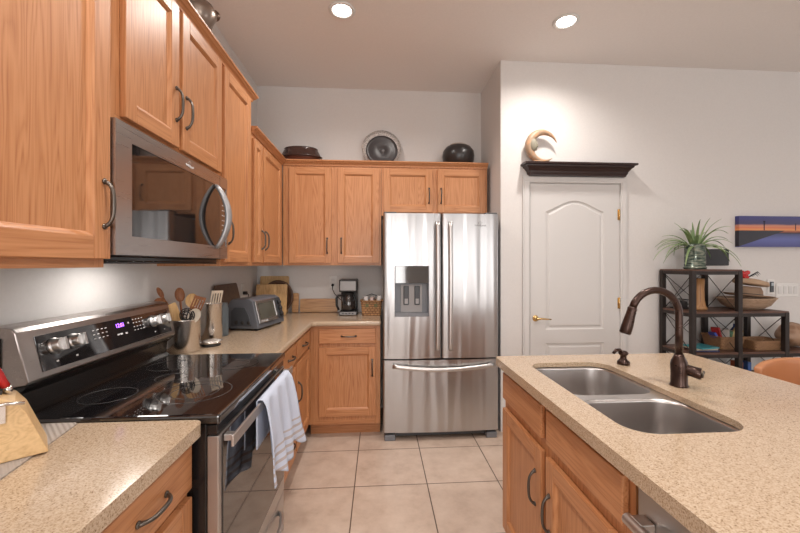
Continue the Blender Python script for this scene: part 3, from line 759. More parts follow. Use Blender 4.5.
# ------------------------------------------------------------------ microwave
MX = -0.757; MY0, MY1 = 1.129, 1.924; MZ0, MZ1 = 1.402, 1.798
t = thing('microwave_oven', 'stainless over-the-range microwave mounted above the range', 'microwave', (-0.95, 1.53, MZ0))
b = MB(); b.box(XL+0.002, -0.788, MY0, MY1, MZ0-0.004, MZ1+0.004); b.box(XL+0.05, -0.80, MY0+0.02, MY1-0.02, MZ0-0.018, MZ0-0.004); b.build('body', M_BLACK, t, bevel=0.002)
FM = F_left(-0.787)
b = MB(); W = -0.757+0.787
wy0, wy1, wz0, wz1 = MY0+0.072, MY1-0.012, MZ0+0.058, MZ1-0.052
b.T = FM
b.box(MY0, wy0, MZ0, MZ1, 0, W); b.box(wy1, MY1, MZ0, MZ1, 0, W); b.box(wy0, wy1, MZ0, wz0, 0, W); b.box(wy0, wy1, wz1, MZ1, 0, W)
# join lines between door and control side
b.build('door', M_STEELH, t)
b = MB(); b.T = FM; b.box(wy0, 1.836, wz0, wz1, 0.002, W-0.003); b.build('window', M_GLASSDK, t)
b = MB(); b.T = FM; b.box(1.838, wy1, wz0, wz1, 0.002, W-0.003); cp = b.build('control_panel', M_GLASSBLK, t)
b = MB(); b.T = FM; b.box(1.8355, 1.8375, MZ0, wz0-0.0005, W, W+0.0006); b.box(1.8355, 1.8375, wz1+0.0005, MZ1, W, W+0.0006); b.build('door_seam', M_BLACK, t)
for k in range(8):
    for q in range(2):
        b = MB(); b.T = FM; b.box(1.868+q*0.018, 1.876+q*0.018, wz0+0.03+k*0.024, wz0+0.034+k*0.024, W-0.0028, W-0.002); b.build('button', M_WHITEPRINT, cp)
pts = []; rs = []
for k in range(21):
    s = k/20; z = 1.450+0.292*s; o_ = sin(pi*s)**0.8 if 0 < s < 1 else 0
    pts.append((MX+0.001+0.056*o_, 1.795, z)); rs.append(0.011+0.007*o_)
b = MB(); b.tube(pts, rs, 14, flat=0.75); b.build('door_handle', M_MWHANDLE, t)
b = MB(); b.box(-1.02, -0.90, MY0+0.30, MY1-0.30, MZ0-0.0200, MZ0-0.0183); b.build('cooktop_lamp', M_LAMP, t)
b = MB(); b.box(-0.86, -0.80, MY0+0.02, MY1-0.02, MZ0-0.026, MZ0-0.0185); b.box(-1.07, -0.861, MY0+0.02, MY0+0.05, MZ0-0.026, MZ0-0.0185); b.build('bottom_grille', M_BLACK, t, bevel=0.002)
l = bpy.data.lights.new('cooktop_lamp_light', 'AREA'); l.shape = 'RECTANGLE'; l.size = 0.12; l.size_y = 0.3; l.energy = 0.16; l.color = (1.0, 0.95, 0.90)
o = bpy.data.objects.new('cooktop_lamp_light', l); COL.objects.link(o); o.location = (-0.96, 1.526, MZ0-0.024)
lt = text_part('Whirlpool', 0.014, FM @ Matrix.Translation((1.552, 1.768, W+0.0006)), M_WHITEPRINT, 'logo', t)
def swoosh(F, u, v, s, parent, mat):
    b = MB(); b.T = F
    for (a0, a1, r) in ((0.2, 5.6, 1.0),):
        pts = [(u+s*1.5*r*cos(a0+(a1-a0)*k/24), v+s*0.8*r*sin(a0+(a1-a0)*k/24), 0.0006) for k in range(25)]
        b.tube(pts, s*0.12, 6)
    return b.build('logo_ring', mat, parent)
swoosh(FM @ Matrix.Translation((0, 0, W)), 1.552, 1.7815, 0.006, t, M_WHITEPRINT)

# ------------------------------------------------------------------ refrigerator
FX0, FX1, FYF = 0.036, 0.948, 2.886
t = thing('refrigerator', 'stainless french-door refrigerator with water dispenser and bottom freezer', 'refrigerator', ((FX0+FX1)/2, 3.2, 0))
b = MB(); b.box(FX0+0.006, FX1-0.006, FYF+0.075, YB-0.03, 0.03, 1.755); b.build('cabinet', M_GREYPL, t, bevel=0.004)
for x in (FX0+0.01, FX1-0.095): box(x, x+0.085, FYF+0.005, FYF+0.11, 0.0006, 0.045).build('foot', M_GREYPL, t, bevel=0.006)
box(FX0+0.10, FX1-0.10, FYF+0.045, FYF+0.074, 0.022, 0.058).build('kick_plate', M_DKGREY, t)
for x in (FX0+0.004, FX1-0.104):
    box(x, x+0.10, FYF+0.02, FYF+0.12, 1.766, 1.785).build('hinge_cover', M_DKGREY, t, bevel=0.005)
def fdoor(x0, x1, z0, z1, bow, name, hole=None):
    b = MB(); N = 24; D = 0.062
    def yf(x): 
        s = (x-x0)/(x1-x0); e = 1.0
        edge = min(s, 1-s)*(x1-x0)
        r = 0.012; q = 0 if edge >= r else r-math.sqrt(max(0, r*r-(r-edge)**2))
        return FYF-bow*4*s*(1-s)+bow*0.3+q
    us = [0, .003, .007, .012, .02]; us = [x0+u for u in us]+[x0+0.02+(x1-x0-0.04)*k/N for k in range(1, N)]+[x1-u for u in us[::-1]]
    zs = [z0, z1]
    if hole:
        hx0, hx1, hz0, hz1 = hole; us = sorted([u for u in us if not (abs(u-hx0) < .006 or abs(u-hx1) < .006)]+[hx0, hx1]); zs = [z0, hz0, hz1, z1]
    front = {}
    for j, z in enumerate(zs):
        for i, x in enumerate(us): front[(i, j)] = (x, yf(x), z)
    vs = []; idx = {}
    for k, p in front.items(): idx[k] = len(vs); vs.append(p)
    fs = []
    for j in range(len(zs)-1):
        for i in range(len(us)-1):
            if hole and j == 1 and us[i] >= hx0-1e-6 and us[i+1] <= hx1+1e-6: continue
            fs.append((idx[(i, j)], idx[(i+1, j)], idx[(i+1, j+1)], idx[(i, j+1)]))
    b.add(vs, fs, 0, True)
    yb = FYF+D+bow*0.3
    J = len(zs)-1; I_ = len(us)-1
    for j in (0, J):
        ring = [front[(i, j)] for i in range(I_+1)]
        b.add(ring+[(x1, yb, zs[j]), (x0, yb, zs[j])], [list(range(I_+3))], 0)
    b.add([front[(0, 0)], front[(0, J)], (x0, yb, z1), (x0, yb, z0)], [(0, 1, 2, 3)]); b.add([front[(I_, 0)], front[(I_, J)], (x1, yb, z1), (x1, yb, z0)], [(0, 1, 2, 3)])
    b.add([(x0, yb, z0), (x1, yb, z0), (x1, yb, z1), (x0, yb, z1)], [(0, 1, 2, 3)])
    return b.build(name, M_FRIDGE, t), yf
HOLE = (0.124, 0.394, 0.968, 1.362)
ld, lyf = fdoor(FX0, 0.490, 0.640, 1.772, 0.010, 'door', HOLE)
rd, ryf = fdoor(0.496, FX1, 0.640, 1.772, 0.010, 'door')
fd, fyf = fdoor(FX0, FX1, 0.066, 0.628, 0.014, 'freezer_drawer')
# dispenser
hx0, hx1, hz0, hz1 = HOLE
yh = lyf(0.26)
b = MB(); q = 0.0006
b.box(hx0+q, hx0+0.006, yh+0.002, FYF+0.058, hz0+q, hz1-q); b.box(hx1-0.006, hx1-q, yh+0.002, FYF+0.058, hz0+q, hz1-q)
b.box(hx0+0.006, hx1-0.006, yh+0.052, FYF+0.058, hz0+q, hz1-q); b.box(hx0+0.006, hx1-0.006, yh-0.006, FYF+0.058, hz0+q, hz0+0.028)
dis = b.build('dispenser_niche', M_GREYPL, t, bevel=0.001)
M_NICHE = plain('niche_grey', (0.30, 0.29, 0.29), 0.4)
box(hx0+0.052, hx1-0.052, yh+0.040, yh+0.0515, hz0+0.03, 1.215).build('niche_back_plate', M_NICHE, dis)
b = box(hx0+0.006, hx1-0.006, yh+0.001, yh+0.050, 1.228, hz1-0.001); b.build('display', M_GLASSDK, dis, bevel=0.001)
for xx in (0.196, 0.282):
    bb = MB(); bb.box(xx, xx+0.042, yh+0.028, yh+0.039, 1.055, 1.205); bb.build('dispenser_paddle', M_DKGREY, dis, bevel=0.006)
    bb = MB(); bb.box(xx+0.008, xx+0.034, yh+0.0272, yh+0.0278, 1.065, 1.105); bb.build('paddle_label', M_NICHE, dis)
# handles
def vhandle(x, yfn, z0, z1, parent):
    b = MB(); y = yfn(x); pts = []; N = 24
    for k in range(N+1):
        s = k/N; z = z0+(z1-z0)*s; o_ = 0.030+0.016*sin(pi*s); 
        pts.append((x, y-o_, z))
    b.tube(pts, 0.0165, 14, flat=0.65, up=(0, 1, 0))
    for z in (z0+0.015, z1-0.015): b.box(x-0.010, x+0.010, y-0.034, y-0.0002, z-0.014, z+0.014)
    b.build('door_handle', M_HANDLE, parent)
vhandle(0.4585, lyf, 0.708, 1.706, ld); vhandle(0.5575, ryf, 0.708, 1.706, rd)
b = MB(); pts = []
for k in range(25):
    s = k/24; x = 0.108+(0.903-0.108)*s; pts.append((x, fyf(x)-0.030-0.014*sin(pi*s), 0.588-0.026*sin(pi*s)))
b.tube(pts, 0.0165, 14, flat=0.65, up=(0, 1, 0))
for x in (0.123, 0.888): b.box(x-0.014, x+0.014, fyf(x)-0.034, fyf(x)-0.0002, 0.576, 0.600)
b.build('drawer_handle', M_HANDLE, fd)
FRG = F_back(ryf(0.80)-0.0004)
M_LOGO = plain('logo_grey', (0.18, 0.18, 0.19), 0.4)
text_part('Whirlpool', 0.022, FRG @ Matrix.Translation((0.798, 1.680, 0.0004)), M_LOGO, 'logo', rd)
swoosh(FRG, 0.798, 1.700, 0.011, rd, M_LOGO)

# ------------------------------------------------------------------ pots on the cabinets
ztop = ZL+0.0005+0.048
ztopc = ZL + 0.0008       # inside the crown, on the cabinet box
t = thing('casserole_dish', 'brown lidded ceramic casserole dish on top of the corner cabinets', 'casserole', (-0.70, 3.43, ztopc))
M_CER = plain('brown_glaze', (0.13, 0.045, 0.030), 0.3); M_CERB = plain('dark_brown_glaze', (0.055, 0.026, 0.020), 0.25)
b = MB(); b.T = Matrix.Translation((-0.70, 3.43, ztopc)) @ Matrix.Diagonal((1, 0.62, 1, 1))
b.lathe([(0.0, 0.0), (0.125, 0.0), (0.152, 0.020), (0.162, 0.058), (0.170, 0.060), (0.0, 0.062)], n=40); b.build('dish', M_CER, t)
b = MB(); b.T = Matrix.Translation((-0.70, 3.43, ztopc+0.063)) @ Matrix.Diagonal((1, 0.62, 1, 1))
b.lathe([(0.0, 0.0), (0.186, 0.0), (0.190, 0.010), (0.176, 0.018), (0.152, 0.066), (0.146, 0.072), (0.150, 0.082), (0.142, 0.088), (0.0, 0.088)], n=40); b.build('lid', M_CERB, t)

def speckle_mat(name, c1, c2, scale):
    m, nt, b = newmat(name); tc = nt.nodes.new('ShaderNodeTexCoord'); n = nt.nodes.new('ShaderNodeTexVoronoi'); n.inputs['Scale'].default_value = scale
    nt.links.new(tc.outputs['Object'], n.inputs['Vector']); r = ramp(nt, [(0.30, c1), (0.55, c2)]); nt.links.new(n.outputs['Distance'], r.inputs[0]); nt.links.new(r.outputs[0], b.inputs['Base Color']); b.inputs['Roughness'].default_value = 0.45
    return m
M_SPECK = speckle_mat('speckled_glaze', (0.30, 0.27, 0.26), (0.66, 0.62, 0.59), 110)
ctr = Vector((0.028, 3.505, ztopc+0.183))
Rt = Matrix.Translation(ctr) @ Matrix.Rotation(radians(80), 4, 'X')
t = thing('decorative_platter', 'round pale speckled platter leaning on the wall behind a dark plate', 'platter', (0.028, 3.50, ztopc))
b = MB(); b.T = Rt; b.lathe([(0.0, 0.0), (0.09, 0.0), (0.135, 0.010), (0.182, 0.016), (0.184, 0.020), (0.135, 0.016), (0.09, 0.006), (0.0, 0.006)], n=48); b.build('platter', M_SPECK, t)
t = thing('dark_plate', 'round charcoal plate with raised rings propped before the speckled platter', 'plate', (0.028, 3.46, ztopc))
b = MB(); b.T = Matrix.Translation((0.030, 3.445, ztopc+0.148)) @ Matrix.Rotation(radians(80), 4, 'X')
b.lathe([(0.0, 0.008), (0.02, 0.008), (0.024, 0.010), (0.028, 0.008), (0.095, 0.008), (0.120, 0.020), (0.145, 0.022), (0.146, 0.018), (0.115, 0.008), (0.09, 0.0), (0.0, 0.0)], n=48)
b.build('plate', plain('charcoal_glaze', (0.045, 0.040, 0.042), 0.35), t)
t = thing('clay_pot', 'squat round black clay pot with a lid on the cabinets above the refrigerator', 'pot', (0.74, 3.42, ztopc))
b = MB(); b.lathe([(0.0, 0.0), (0.09, 0.0), (0.120, 0.02), (0.142, 0.06), (0.148, 0.105), (0.142, 0.150), (0.115, 0.188), (0.075, 0.205), (0.0, 0.205)], (0.74, 3.42, ztopc), 40); b.build('pot_body', plain('black_clay', (0.025, 0.022, 0.022), 0.3), t)
b = MB(); b.lathe([(0.078, 0.0), (0.080, 0.006), (0.06, 0.014), (0.03, 0.018), (0.018, 0.026), (0.0, 0.028)], (0.74, 3.42, ztopc+0.2055), 32); b.build('lid', plain('grey_tan_clay', (0.50, 0.42, 0.36), 0.6), t)
t = thing('metal_ornament', 'small tarnished metal ornament peeking over the crown above the tall left cabinets', 'ornament', (-0.93, 2.02, ZT+0.001))
b = MB(); b.lathe([(0.0, 0.0), (0.05, 0.0), (0.04, 0.02), (0.02, 0.05), (0.02, 0.10), (0.06, 0.15), (0.085, 0.20), (0.070, 0.245), (0.03, 0.265), (0.0, 0.268)], (-0.93, 2.00, ZT+0.0015), 28); b.build('vessel', plain('tarnished_metal', (0.33, 0.27, 0.23), 0.3, 0.9), t)
b = MB(); b.ell((-0.895, 2.105, ZT+0.265), (0.028, 0.028, 0.028)); b.tube([(-0.93, 2.045, ZT+0.10), (-0.92, 2.09, ZT+0.17), (-0.90, 2.10, ZT+0.24)], 0.010, 10); b.build('ball_finial', plain('old_bronze', (0.20, 0.14, 0.11), 0.25, 0.9), t)

# ------------------------------------------------------------------ counter items
ZK = Z1+0.0006
# utensil crock
def crock(x, y, r, h, label, mat=M_STEEL, cat='utensil holder', name='utensil_crock'):
    b = MB(); b.lathe([(0.0, 0.0), (r*0.97, 0.0), (r, 0.004), (r, h-0.003), (r+0.0015, h), (r-0.002, h), (r-0.003, h-0.004), (r-0.003, 0.006), (0.0, 0.006)], (x, y, ZK), 44)
    return tag(b.build(name, mat), label, cat)
M_CROCK = steel('crock_steel', 2, (0.66, 0.62, 0.58), 0.24)
cx, cy, cr, ch = -1.003, 2.005, 0.073, 0.166
crock(cx, cy, cr, ch, 'wide stainless steel crock beside the range, full of wooden utensils', M_CROCK)
crock(-0.978, 2.262, 0.056, 0.222, 'taller narrower stainless steel canister behind the wide utensil crock', M_CROCK, name='tall_canister')
tag(MB().lathe([(0.0, 0.0), (0.036, 0.0), (0.038, 0.004), (0.038, 0.17), (0.034, 0.175), (0.034, 0.205), (0.0, 0.207)], (-0.985, 2.420, ZK), 24).build('grey_tumbler', plain('slate_blue_plastic', (0.12, 0.15, 0.17), 0.35)), 'slim slate grey bottle behind the tall steel canister', 'bottle')
tsr = thing('spoon_rest', 'small round polished steel dish on a black base beside the steel canister', 'spoon rest', (-0.925, 2.130, ZK))
MB().lathe([(0.0, 0.0), (0.048, 0.0), (0.050, 0.010), (0.0, 0.010)], (-0.925, 2.130, ZK), 32).build('base', M_MATTEBLK, tsr)
MB().lathe([(0.0, 0.0105), (0.045, 0.0105), (0.056, 0.018), (0.058, 0.026), (0.054, 0.026), (0.044, 0.016), (0.0, 0.014)], (-0.925, 2.130, ZK), 32).build('dish', M_CHROME, tsr)

def spoon(bot, top, mat, label, kind='spoon', w=0.028, name='wooden_spoon', roll=0.0, cat='utensil', hl=None):
    """utensil standing in a crock from bot to top; head at the top"""
    bot = Vector(bot); top = Vector(top); ax = (top-bot).normalized(); L = (top-bot).length
    toward = Vector((0.5, -1, 0.15)); side = ax.cross(toward).normalized(); nrm = side.cross(ax).normalized()
    side = (Matrix.Rotation(roll, 3, ax) @ side); nrm = (Matrix.Rotation(roll, 3, ax) @ nrm)
    T = Matrix(((side.x, ax.x, nrm.x, bot.x), (side.y, ax.y, nrm.y, bot.y), (side.z, ax.z, nrm.z, bot.z), (0, 0, 0, 1)))
    b = MB(); b.T = T; hl = hl or w*2.3
    b.tube([(0, 0, 0), (0, L*0.4, 0), (0, L-hl*0.85, 0)], [0.0055, 0.005, 0.0055], 10)
    if kind == 'spoon':
        def fn(u, v):
            a = 2*pi*u; r = v
            return (w*r*cos(a), L-hl/2+hl/2*r*sin(a), 0.010*(r*r)-0.006)
        b.grid(fn, 24, 6); 
        def fn2(u, v):
            a = 2*pi*u; r = v
            return (w*r*cos(a), L-hl/2+hl/2*r*sin(a), 0.010*(r*r)-0.006-0.004*(1-r*r)-0.002)
        b.grid(fn2, 24, 6)
        b.grid(lambda u, v: (w*cos(2*pi*u), L-hl/2+hl/2*sin(2*pi*u), 0.004-0.002*v), 24, 1)
    elif kind == 'spatula':
        pts = rrect(-w, w, L-hl, L, 0.008, 4); b.prism([(x, y) for x, y in pts], -0.002, 0.002)
    elif kind == 'slotted':
        n = 4; ws = 2*w/(2*n+1)
        for k in range(n+1): b.box(-w+2*k*ws, -w+(2*k+1)*ws, L-hl, L, -0.002, 0.002)
        b.box(-w, w, L-0.016, L, -0.0021, 0.0021); b.box(-w, w, L-hl, L-hl+0.014, -0.0021, 0.0021)
    elif kind == 'ring':
        for k in range(3):
            rr = w*(1-0.25*k); b.tube([(rr*cos(2*pi*j/24), L-hl/2+hl/2*(1-0.2*k)*sin(2*pi*j/24), 0.003*k) for j in range(25)], 0.0028, 6)
        b.tube([(0, L-hl, 0), (0, L, 0)], 0.003, 6); b.tube([(-w, L-hl/2, 0), (w, L-hl/2, 0)], 0.003, 6)
        for s in (-0.5, 0.5): b.tube([(w*s, L-hl*0.88, 0), (w*s, L-hl*0.12, 0)], 0.0025, 6)
    return tag(b.build(name, mat), label, cat)
zb = ZK+0.010
U = 'utensils in the wide crock'
spoon((cx+0.03, cy, zb), (-1.108, 1.950, 1.258), M_SPOON, 'dark wooden spoon in the crock, its tip highest at the far left', 'spoon', 0.012, hl=0.06, name='wooden_spoon')
spoon((cx+0.035, cy-0.02, zb), (-1.097, 1.925, 1.205), M_SPOON, 'reddish wooden spoon leaning left out of the crock toward the range', 'spoon', 0.030, name='wooden_spoon', hl=0.085)
spoon((cx-0.01, cy+0.02, zb), (-1.044, 2.030, 1.252), M_SPOON, 'upright brown wooden spoon with an oval bowl at the crock centre', 'spoon', 0.023, name='wooden_spoon', hl=0.075)
spoon((cx+0.02, cy+0.0, zb), (-1.042, 1.945, 1.175), M_SPOONLT, 'wide light wooden turner leaning low against the crock rim', 'spatula', 0.026, name='wooden_turner', hl=0.12, roll=0.5)
spoon((cx-0.01, cy+0.03, zb), (-0.997, 2.075, 1.218), M_SPOONLT, 'pale wooden spoon behind the black masher in the crock', 'spoon', 0.030, name='wooden_spoon', hl=0.075)
spoon((cx-0.03, cy-0.01, zb), (-0.957, 1.955, 1.150), M_MATTEBLK, 'black slotted wire masher in the front of the crock', 'ring', 0.034, name='masher', hl=0.075, roll=-0.3)
spoon((cx-0.03, cy+0.0, zb), (-0.930, 2.020, 1.205), M_SPOON, 'orange-brown slotted wooden spatula leaning right in the crock', 'slotted', 0.028, name='slotted_spatula', hl=0.075, roll=0.2)
spoon((cx-0.03, cy-0.01, zb), (-0.917, 1.960, 1.150), M_CREAM, 'cream round ladle leaning over the right rim of the crock', 'spoon', 0.028, name='ladle', hl=0.085)
spoon((-0.995, 2.262, zb), (-0.930, 2.225, 1.222), M_CREAM, 'cream slotted turner standing in the tall steel canister', 'slotted', 0.034, name='slotted_turner', hl=0.10, roll=0.5)

# dark board leaning on the left wall
b = MB(); b.T = Matrix.Translation((-1.030, 2.80, ZK)) @ Matrix.Rotation(radians(-13), 4, 'Y')
b.T = b.T @ Matrix(((0, 0, 1, 0), (1, 0, 0, 0), (0, 1, 0, 0), (0, 0, 0, 1)))
b.prism(rrect(-0.20, 0.18, 0.004, 0.315, 0.02), -0.016, 0.0)
tag(b.build('cutting_board', M_WALNUT, bevel=0.002), 'dark walnut cutting board leaning on the left wall behind the toaster oven', 'cutting board')

# toaster oven
A = Vector((-0.802, 2.560, ZK)); ang = math.atan2(0.08, 0.36)
ux = Vector((sin(ang), cos(ang), 0))      # along the front, going away
wx = Vector((cos(ang), -sin(ang), 0))     # outwards from the front
TM = Matrix(((ux.x, 0, wx.x, A.x), (ux.y, 0, wx.y, A.y), (0, 1, 0, A.z), (0, 0, 0, 1)))   # u, v=up, w=out
t = thing('toaster_oven', 'dark grey countertop toaster oven with a slanted glass door', 'toaster oven', A)
TW, TH_, TD = 0.370, 0.215, 0.235
side = [(-TD, 0.012), (-TD-0.0, 0.16), (-TD+0.03, 0.208), (-TD+0.06, TH_), (-0.075, TH_), (-0.045, 0.200), (-0.006, 0.045), (0.0, 0.012)]
def hull(u0, u1, prof, mi=0):
    n = len(prof); b.add([(u, v, w_) for u in (u0, u1) for w_, v in prof], [list(range(n))[::-1], list(range(n, 2*n))]+[(i, (i+1) % n, (i+1) % n+n, i+n) for i in range(n)], mi)
b = MB(); b.T = TM; hull(0, TW, side); b.build('shell', plain('slate_plastic', (0.115, 0.122, 0.14), 0.3), t, bevel=0.008, seg=3)
b = MB(); b.T = TM
ins = [(-TD+0.035, 0.03), (-TD+0.035, 0.13), (-TD+0.06, 0.155), (-0.10, 0.155), (-0.07, 0.10), (-0.05, 0.03)]
hull(-0.006, -0.0005, ins); b.build('side_vent_panel', M_DKGREY, t, bevel=0.002)
b = MB(); b.T = TM
for k in range(3): b.tube([(-0.009, 0.055, -TD+0.075+k*0.045), (-0.0065, 0.055, -TD+0.075+k*0.045)], 0.013, 16)
b.build('side_vent', M_MATTEBLK, t)
b = MB(); b.T = TM
for u in (0.03, TW-0.03):
    for w_ in (-0.03, -TD+0.03): b.lathe([(0.0, 0), (0.01, 0), (0.01, 0.012), (0, 0.012)], (0, 0, 0), 4) if False else b.box(u-0.012, u+0.012, 0.0, 0.012, w_-0.012, w_+0.012)
b.build('foot', M_MATTEBLK, t)
# front, slanted plane from (w=-0.006, v=0.045) to (-0.045,0.190)
f0 = Vector((-0.006, 0.045)); f1 = Vector((-0.045, 0.200)); fd_ = (f1-f0); FLn = fd_.length; fd_.normalize(); fn_ = Vector((fd_.y, -fd_.x))
TF = TM @ Matrix(((1, 0, 0, 0), (0, fd_.y, fn_.y, f0.y), (0, fd_.x, fn_.x, f0.x), (0, 0, 0, 1)))
b = MB(); b.T = TF
W0, W1, V0, V1 = 0.012, 0.275, 0.002, FLn-0.004
b.box(W0, W1, V0, V0+0.022, 0.0005, 0.010); b.box(W0, W1, V1-0.018, V1, 0.0005, 0.010); b.box(W0, W0+0.022, V0+0.022, V1-0.018, 0.0005, 0.010); b.box(W1-0.018, W1, V0+0.022, V1-0.018, 0.0005, 0.010)
b.build('door', M_HANDLE, t, bevel=0.002)
b = MB(); b.T = TF; b.box(W0+0.022, W1-0.018, V0+0.022, V1-0.018, 0.0015, 0.005); b.build('door_window', plain('toaster_glass', (0.10, 0.095, 0.075), 0.08, Coat_Weight=1.0), t)
b = MB(); b.T = TF; b.box(0.08, 0.21, 0.006, 0.018, 0.024, 0.032); b.box(0.085, 0.10, 0.006, 0.018, 0.0102, 0.024); b.box(0.19, 0.205, 0.006, 0.018, 0.0102, 0.024); b.build('door_handle', M_HANDLE, t, bevel=0.002)
b = MB(); b.T = TF; b.box(0.285, 0.365, V0, V1, 0.0005, 0.004); b.build('control_panel', M_DKGREY, t)
for k in range(3):
    b = MB(); b.T = TF @ Matrix.Translation((0.325, 0.030+k*0.045, 0.0045)); b.lathe([(0, 0), (0.017, 0), (0.015, 0.018), (0.0, 0.019)], n=20); b.build('knob', M_MATTEBLK, t)

# corner boards
def board(x0, x1, y, z1, tilt, mat, label, th=0.018, r=0.012):
    b = MB(); b.T = Matrix.Translation((0, y, ZK)) @ Matrix.Rotation(radians(-tilt), 4, 'X') @ Matrix(((1, 0, 0, 0), (0, 0, 1, 0), (0, 1, 0, 0), (0, 0, 0, 1)))
    b.prism(rrect(x0, x1, 0.003, z1-ZK, r), 0, th)
    return tag(b.build('cutting_board', mat, bevel=0.002), label, 'cutting board')
board(-1.095, -0.835, 3.498, 1.268, 7, M_BAMBOO, 'tallest bamboo cutting board, rearmost of the boards in the corner')
b = MB(); b.T = Matrix.Translation((-0.915, 3.468, ZK+0.153)) @ Matrix.Rotation(radians(84), 4, 'X') @ Matrix.Diagonal((0.92, 1, 1, 1))
b.lathe([(0.0, 0.0), (0.148, 0.0), (0.152, 0.006), (0.152, 0.012), (0.135, 0.016), (0.128, 0.008), (0.0, 0.008)], n=48)
tag(b.build('round_tray', M_WALNUT), 'round dark wooden tray with a raised rim between the corner boards', 'tray')
board(-0.800, -0.742, 3.505, 1.108, 6, M_BAMBOOX, 'narrow short wooden board at the right of the round dark tray')
board(-1.085, -0.815, 3.352, 1.200, 9, M_BAMBOO, 'front light bamboo cutting board leaning before the round dark tray')
board(-0.735, -0.385, 3.540, 1.052, 7, M_BAMBOOX, 'long low striped wooden board leaning on the back wall beside the coffee maker', th=0.014)

# coffee maker
t = thing('coffee_maker', 'black and steel drip coffee maker beside the woven basket', 'coffee maker', (-0.262, 3.37, ZK))
x0, x1 = -0.345, -0.190; yf_, yb_ = 3.285, 3.50
b = MB(); b.box(x0, x1, yf_, yb_, ZK, ZK+0.035); b.box(x0+0.004, x1-0.004, yb_-0.075, yb_, ZK+0.035, ZK+0.22); b.box(x0, x1, yf_+0.01, yb_, ZK+0.205, ZK+0.315)
b.build('body', M_MATTEBLK, t, bevel=0.006, seg=3)
box(x0+0.008, x1-0.008, yf_+0.004, yf_+0.0095, ZK+0.218, ZK+0.300).build('brew_head_panel', M_APPL, t, bevel=0.002)
box(x0+0.006, x1-0.006, yf_-0.004, yf_-0.0005, ZK+0.006, ZK+0.032).build('base_panel', M_APPL, t, bevel=0.001)
for k in range(4): box(x0+0.028+k*0.028, x0+0.042+k*0.028, yf_-0.0058, yf_-0.0044, ZK+0.014, ZK+0.024).build('button', M_MATTEBLK, t)
m, nt, bb = newmat('carafe_glass'); setp(bb, Roughness=0.03, IOR=1.45); bb.inputs['Base Color'].default_value = (0.05, 0.045, 0.045, 1); bb.inputs['Transmission Weight'].default_value = 0.5; bb.inputs['Coat Weight'].default_value = 1
M_CARAFE = m
ccx, ccy = -0.267, 3.352
car = MB().lathe([(0.0, 0.0), (0.052, 0.0), (0.064, 0.02), (0.066, 0.06), (0.058, 0.105), (0.047, 0.135), (0.047, 0.142), (0.0, 0.142)], (ccx, ccy, ZK+0.037), 32).build('carafe', M_CARAFE, t)
b = MB(); b.lathe([(0.0, 0.0), (0.050, 0.0), (0.050, 0.010), (0.035, 0.018), (0.0, 0.018)], (ccx, ccy, ZK+0.1796), 28); b.build('carafe_lid', M_MATTEBLK, t)
b = MB(); b.tube([(ccx-0.048, ccy-0.010, ZK+0.172), (ccx-0.092, ccy-0.02, ZK+0.172), (ccx-0.105, ccy-0.022, ZK+0.150), (ccx-0.103, ccy-0.022, ZK+0.085), (ccx-0.085, ccy-0.018, ZK+0.045)], 0.010, 12); b.build('carafe_handle', M_MATTEBLK, t)

def outlet(x, y, z, F, label, plug=False):
    t = thing('wall_outlet', label, 'outlet', F @ Vector((x, z-0.0575, 0)))
    b = MB(); b.T = F; b.box(x-0.035, x+0.035, z-0.0575, z+0.0575, 0.0004, 0.005); b.build('cover_plate', M_WHITEPL, t, bevel=0.002)
    b = MB(); b.T = F
    for dz in (-0.02, 0.02): b.box(x-0.016, x+0.016, z+dz-0.014, z+dz+0.014, 0.0052, 0.0065)
    b.build('socket', M_TRIM, t, bevel=0.001)
    return t
outlet(-0.432, 0, 1.205, F_back(YB), 'white wall outlet on the back wall left of the coffee maker')
b = MB(); b.tube([(-0.432, YB-0.010, 1.180), (-0.432, YB-0.036, 1.178)], 0.012, 14); b.tube([(-0.432, YB-0.034, 1.176), (-0.432, YB-0.040, 1.14), (-0.415, YB-0.030, 1.10), (-0.385, YB-0.028, 1.065), (-0.360, YB-0.035, 1.045), (-0.342, YB-0.060, 1.035)], 0.0035, 8)
tag(b.build('power_cord', M_MATTEBLK), 'black plug and cord from the back wall outlet to the coffee maker', 'power cord')
FWL = F_left(XL)
outlet(3.19, 0, 1.155, FWL, 'white wall outlet on the left wall behind the toaster oven')
b = MB(); b.tube([(XL+0.010, 3.19, 1.135), (XL+0.040, 3.19, 1.135)], 0.014, 14); b.tube([(XL+0.040, 3.19, 1.135), (XL+0.060, 3.17, 1.12), (XL+0.065, 3.10, 1.07), (XL+0.060, 3.02, 1.03)], 0.0035, 8)
tag(b.build('power_cord', M_MATTEBLK), 'black plug and cord on the left wall behind the toaster oven', 'power cord')

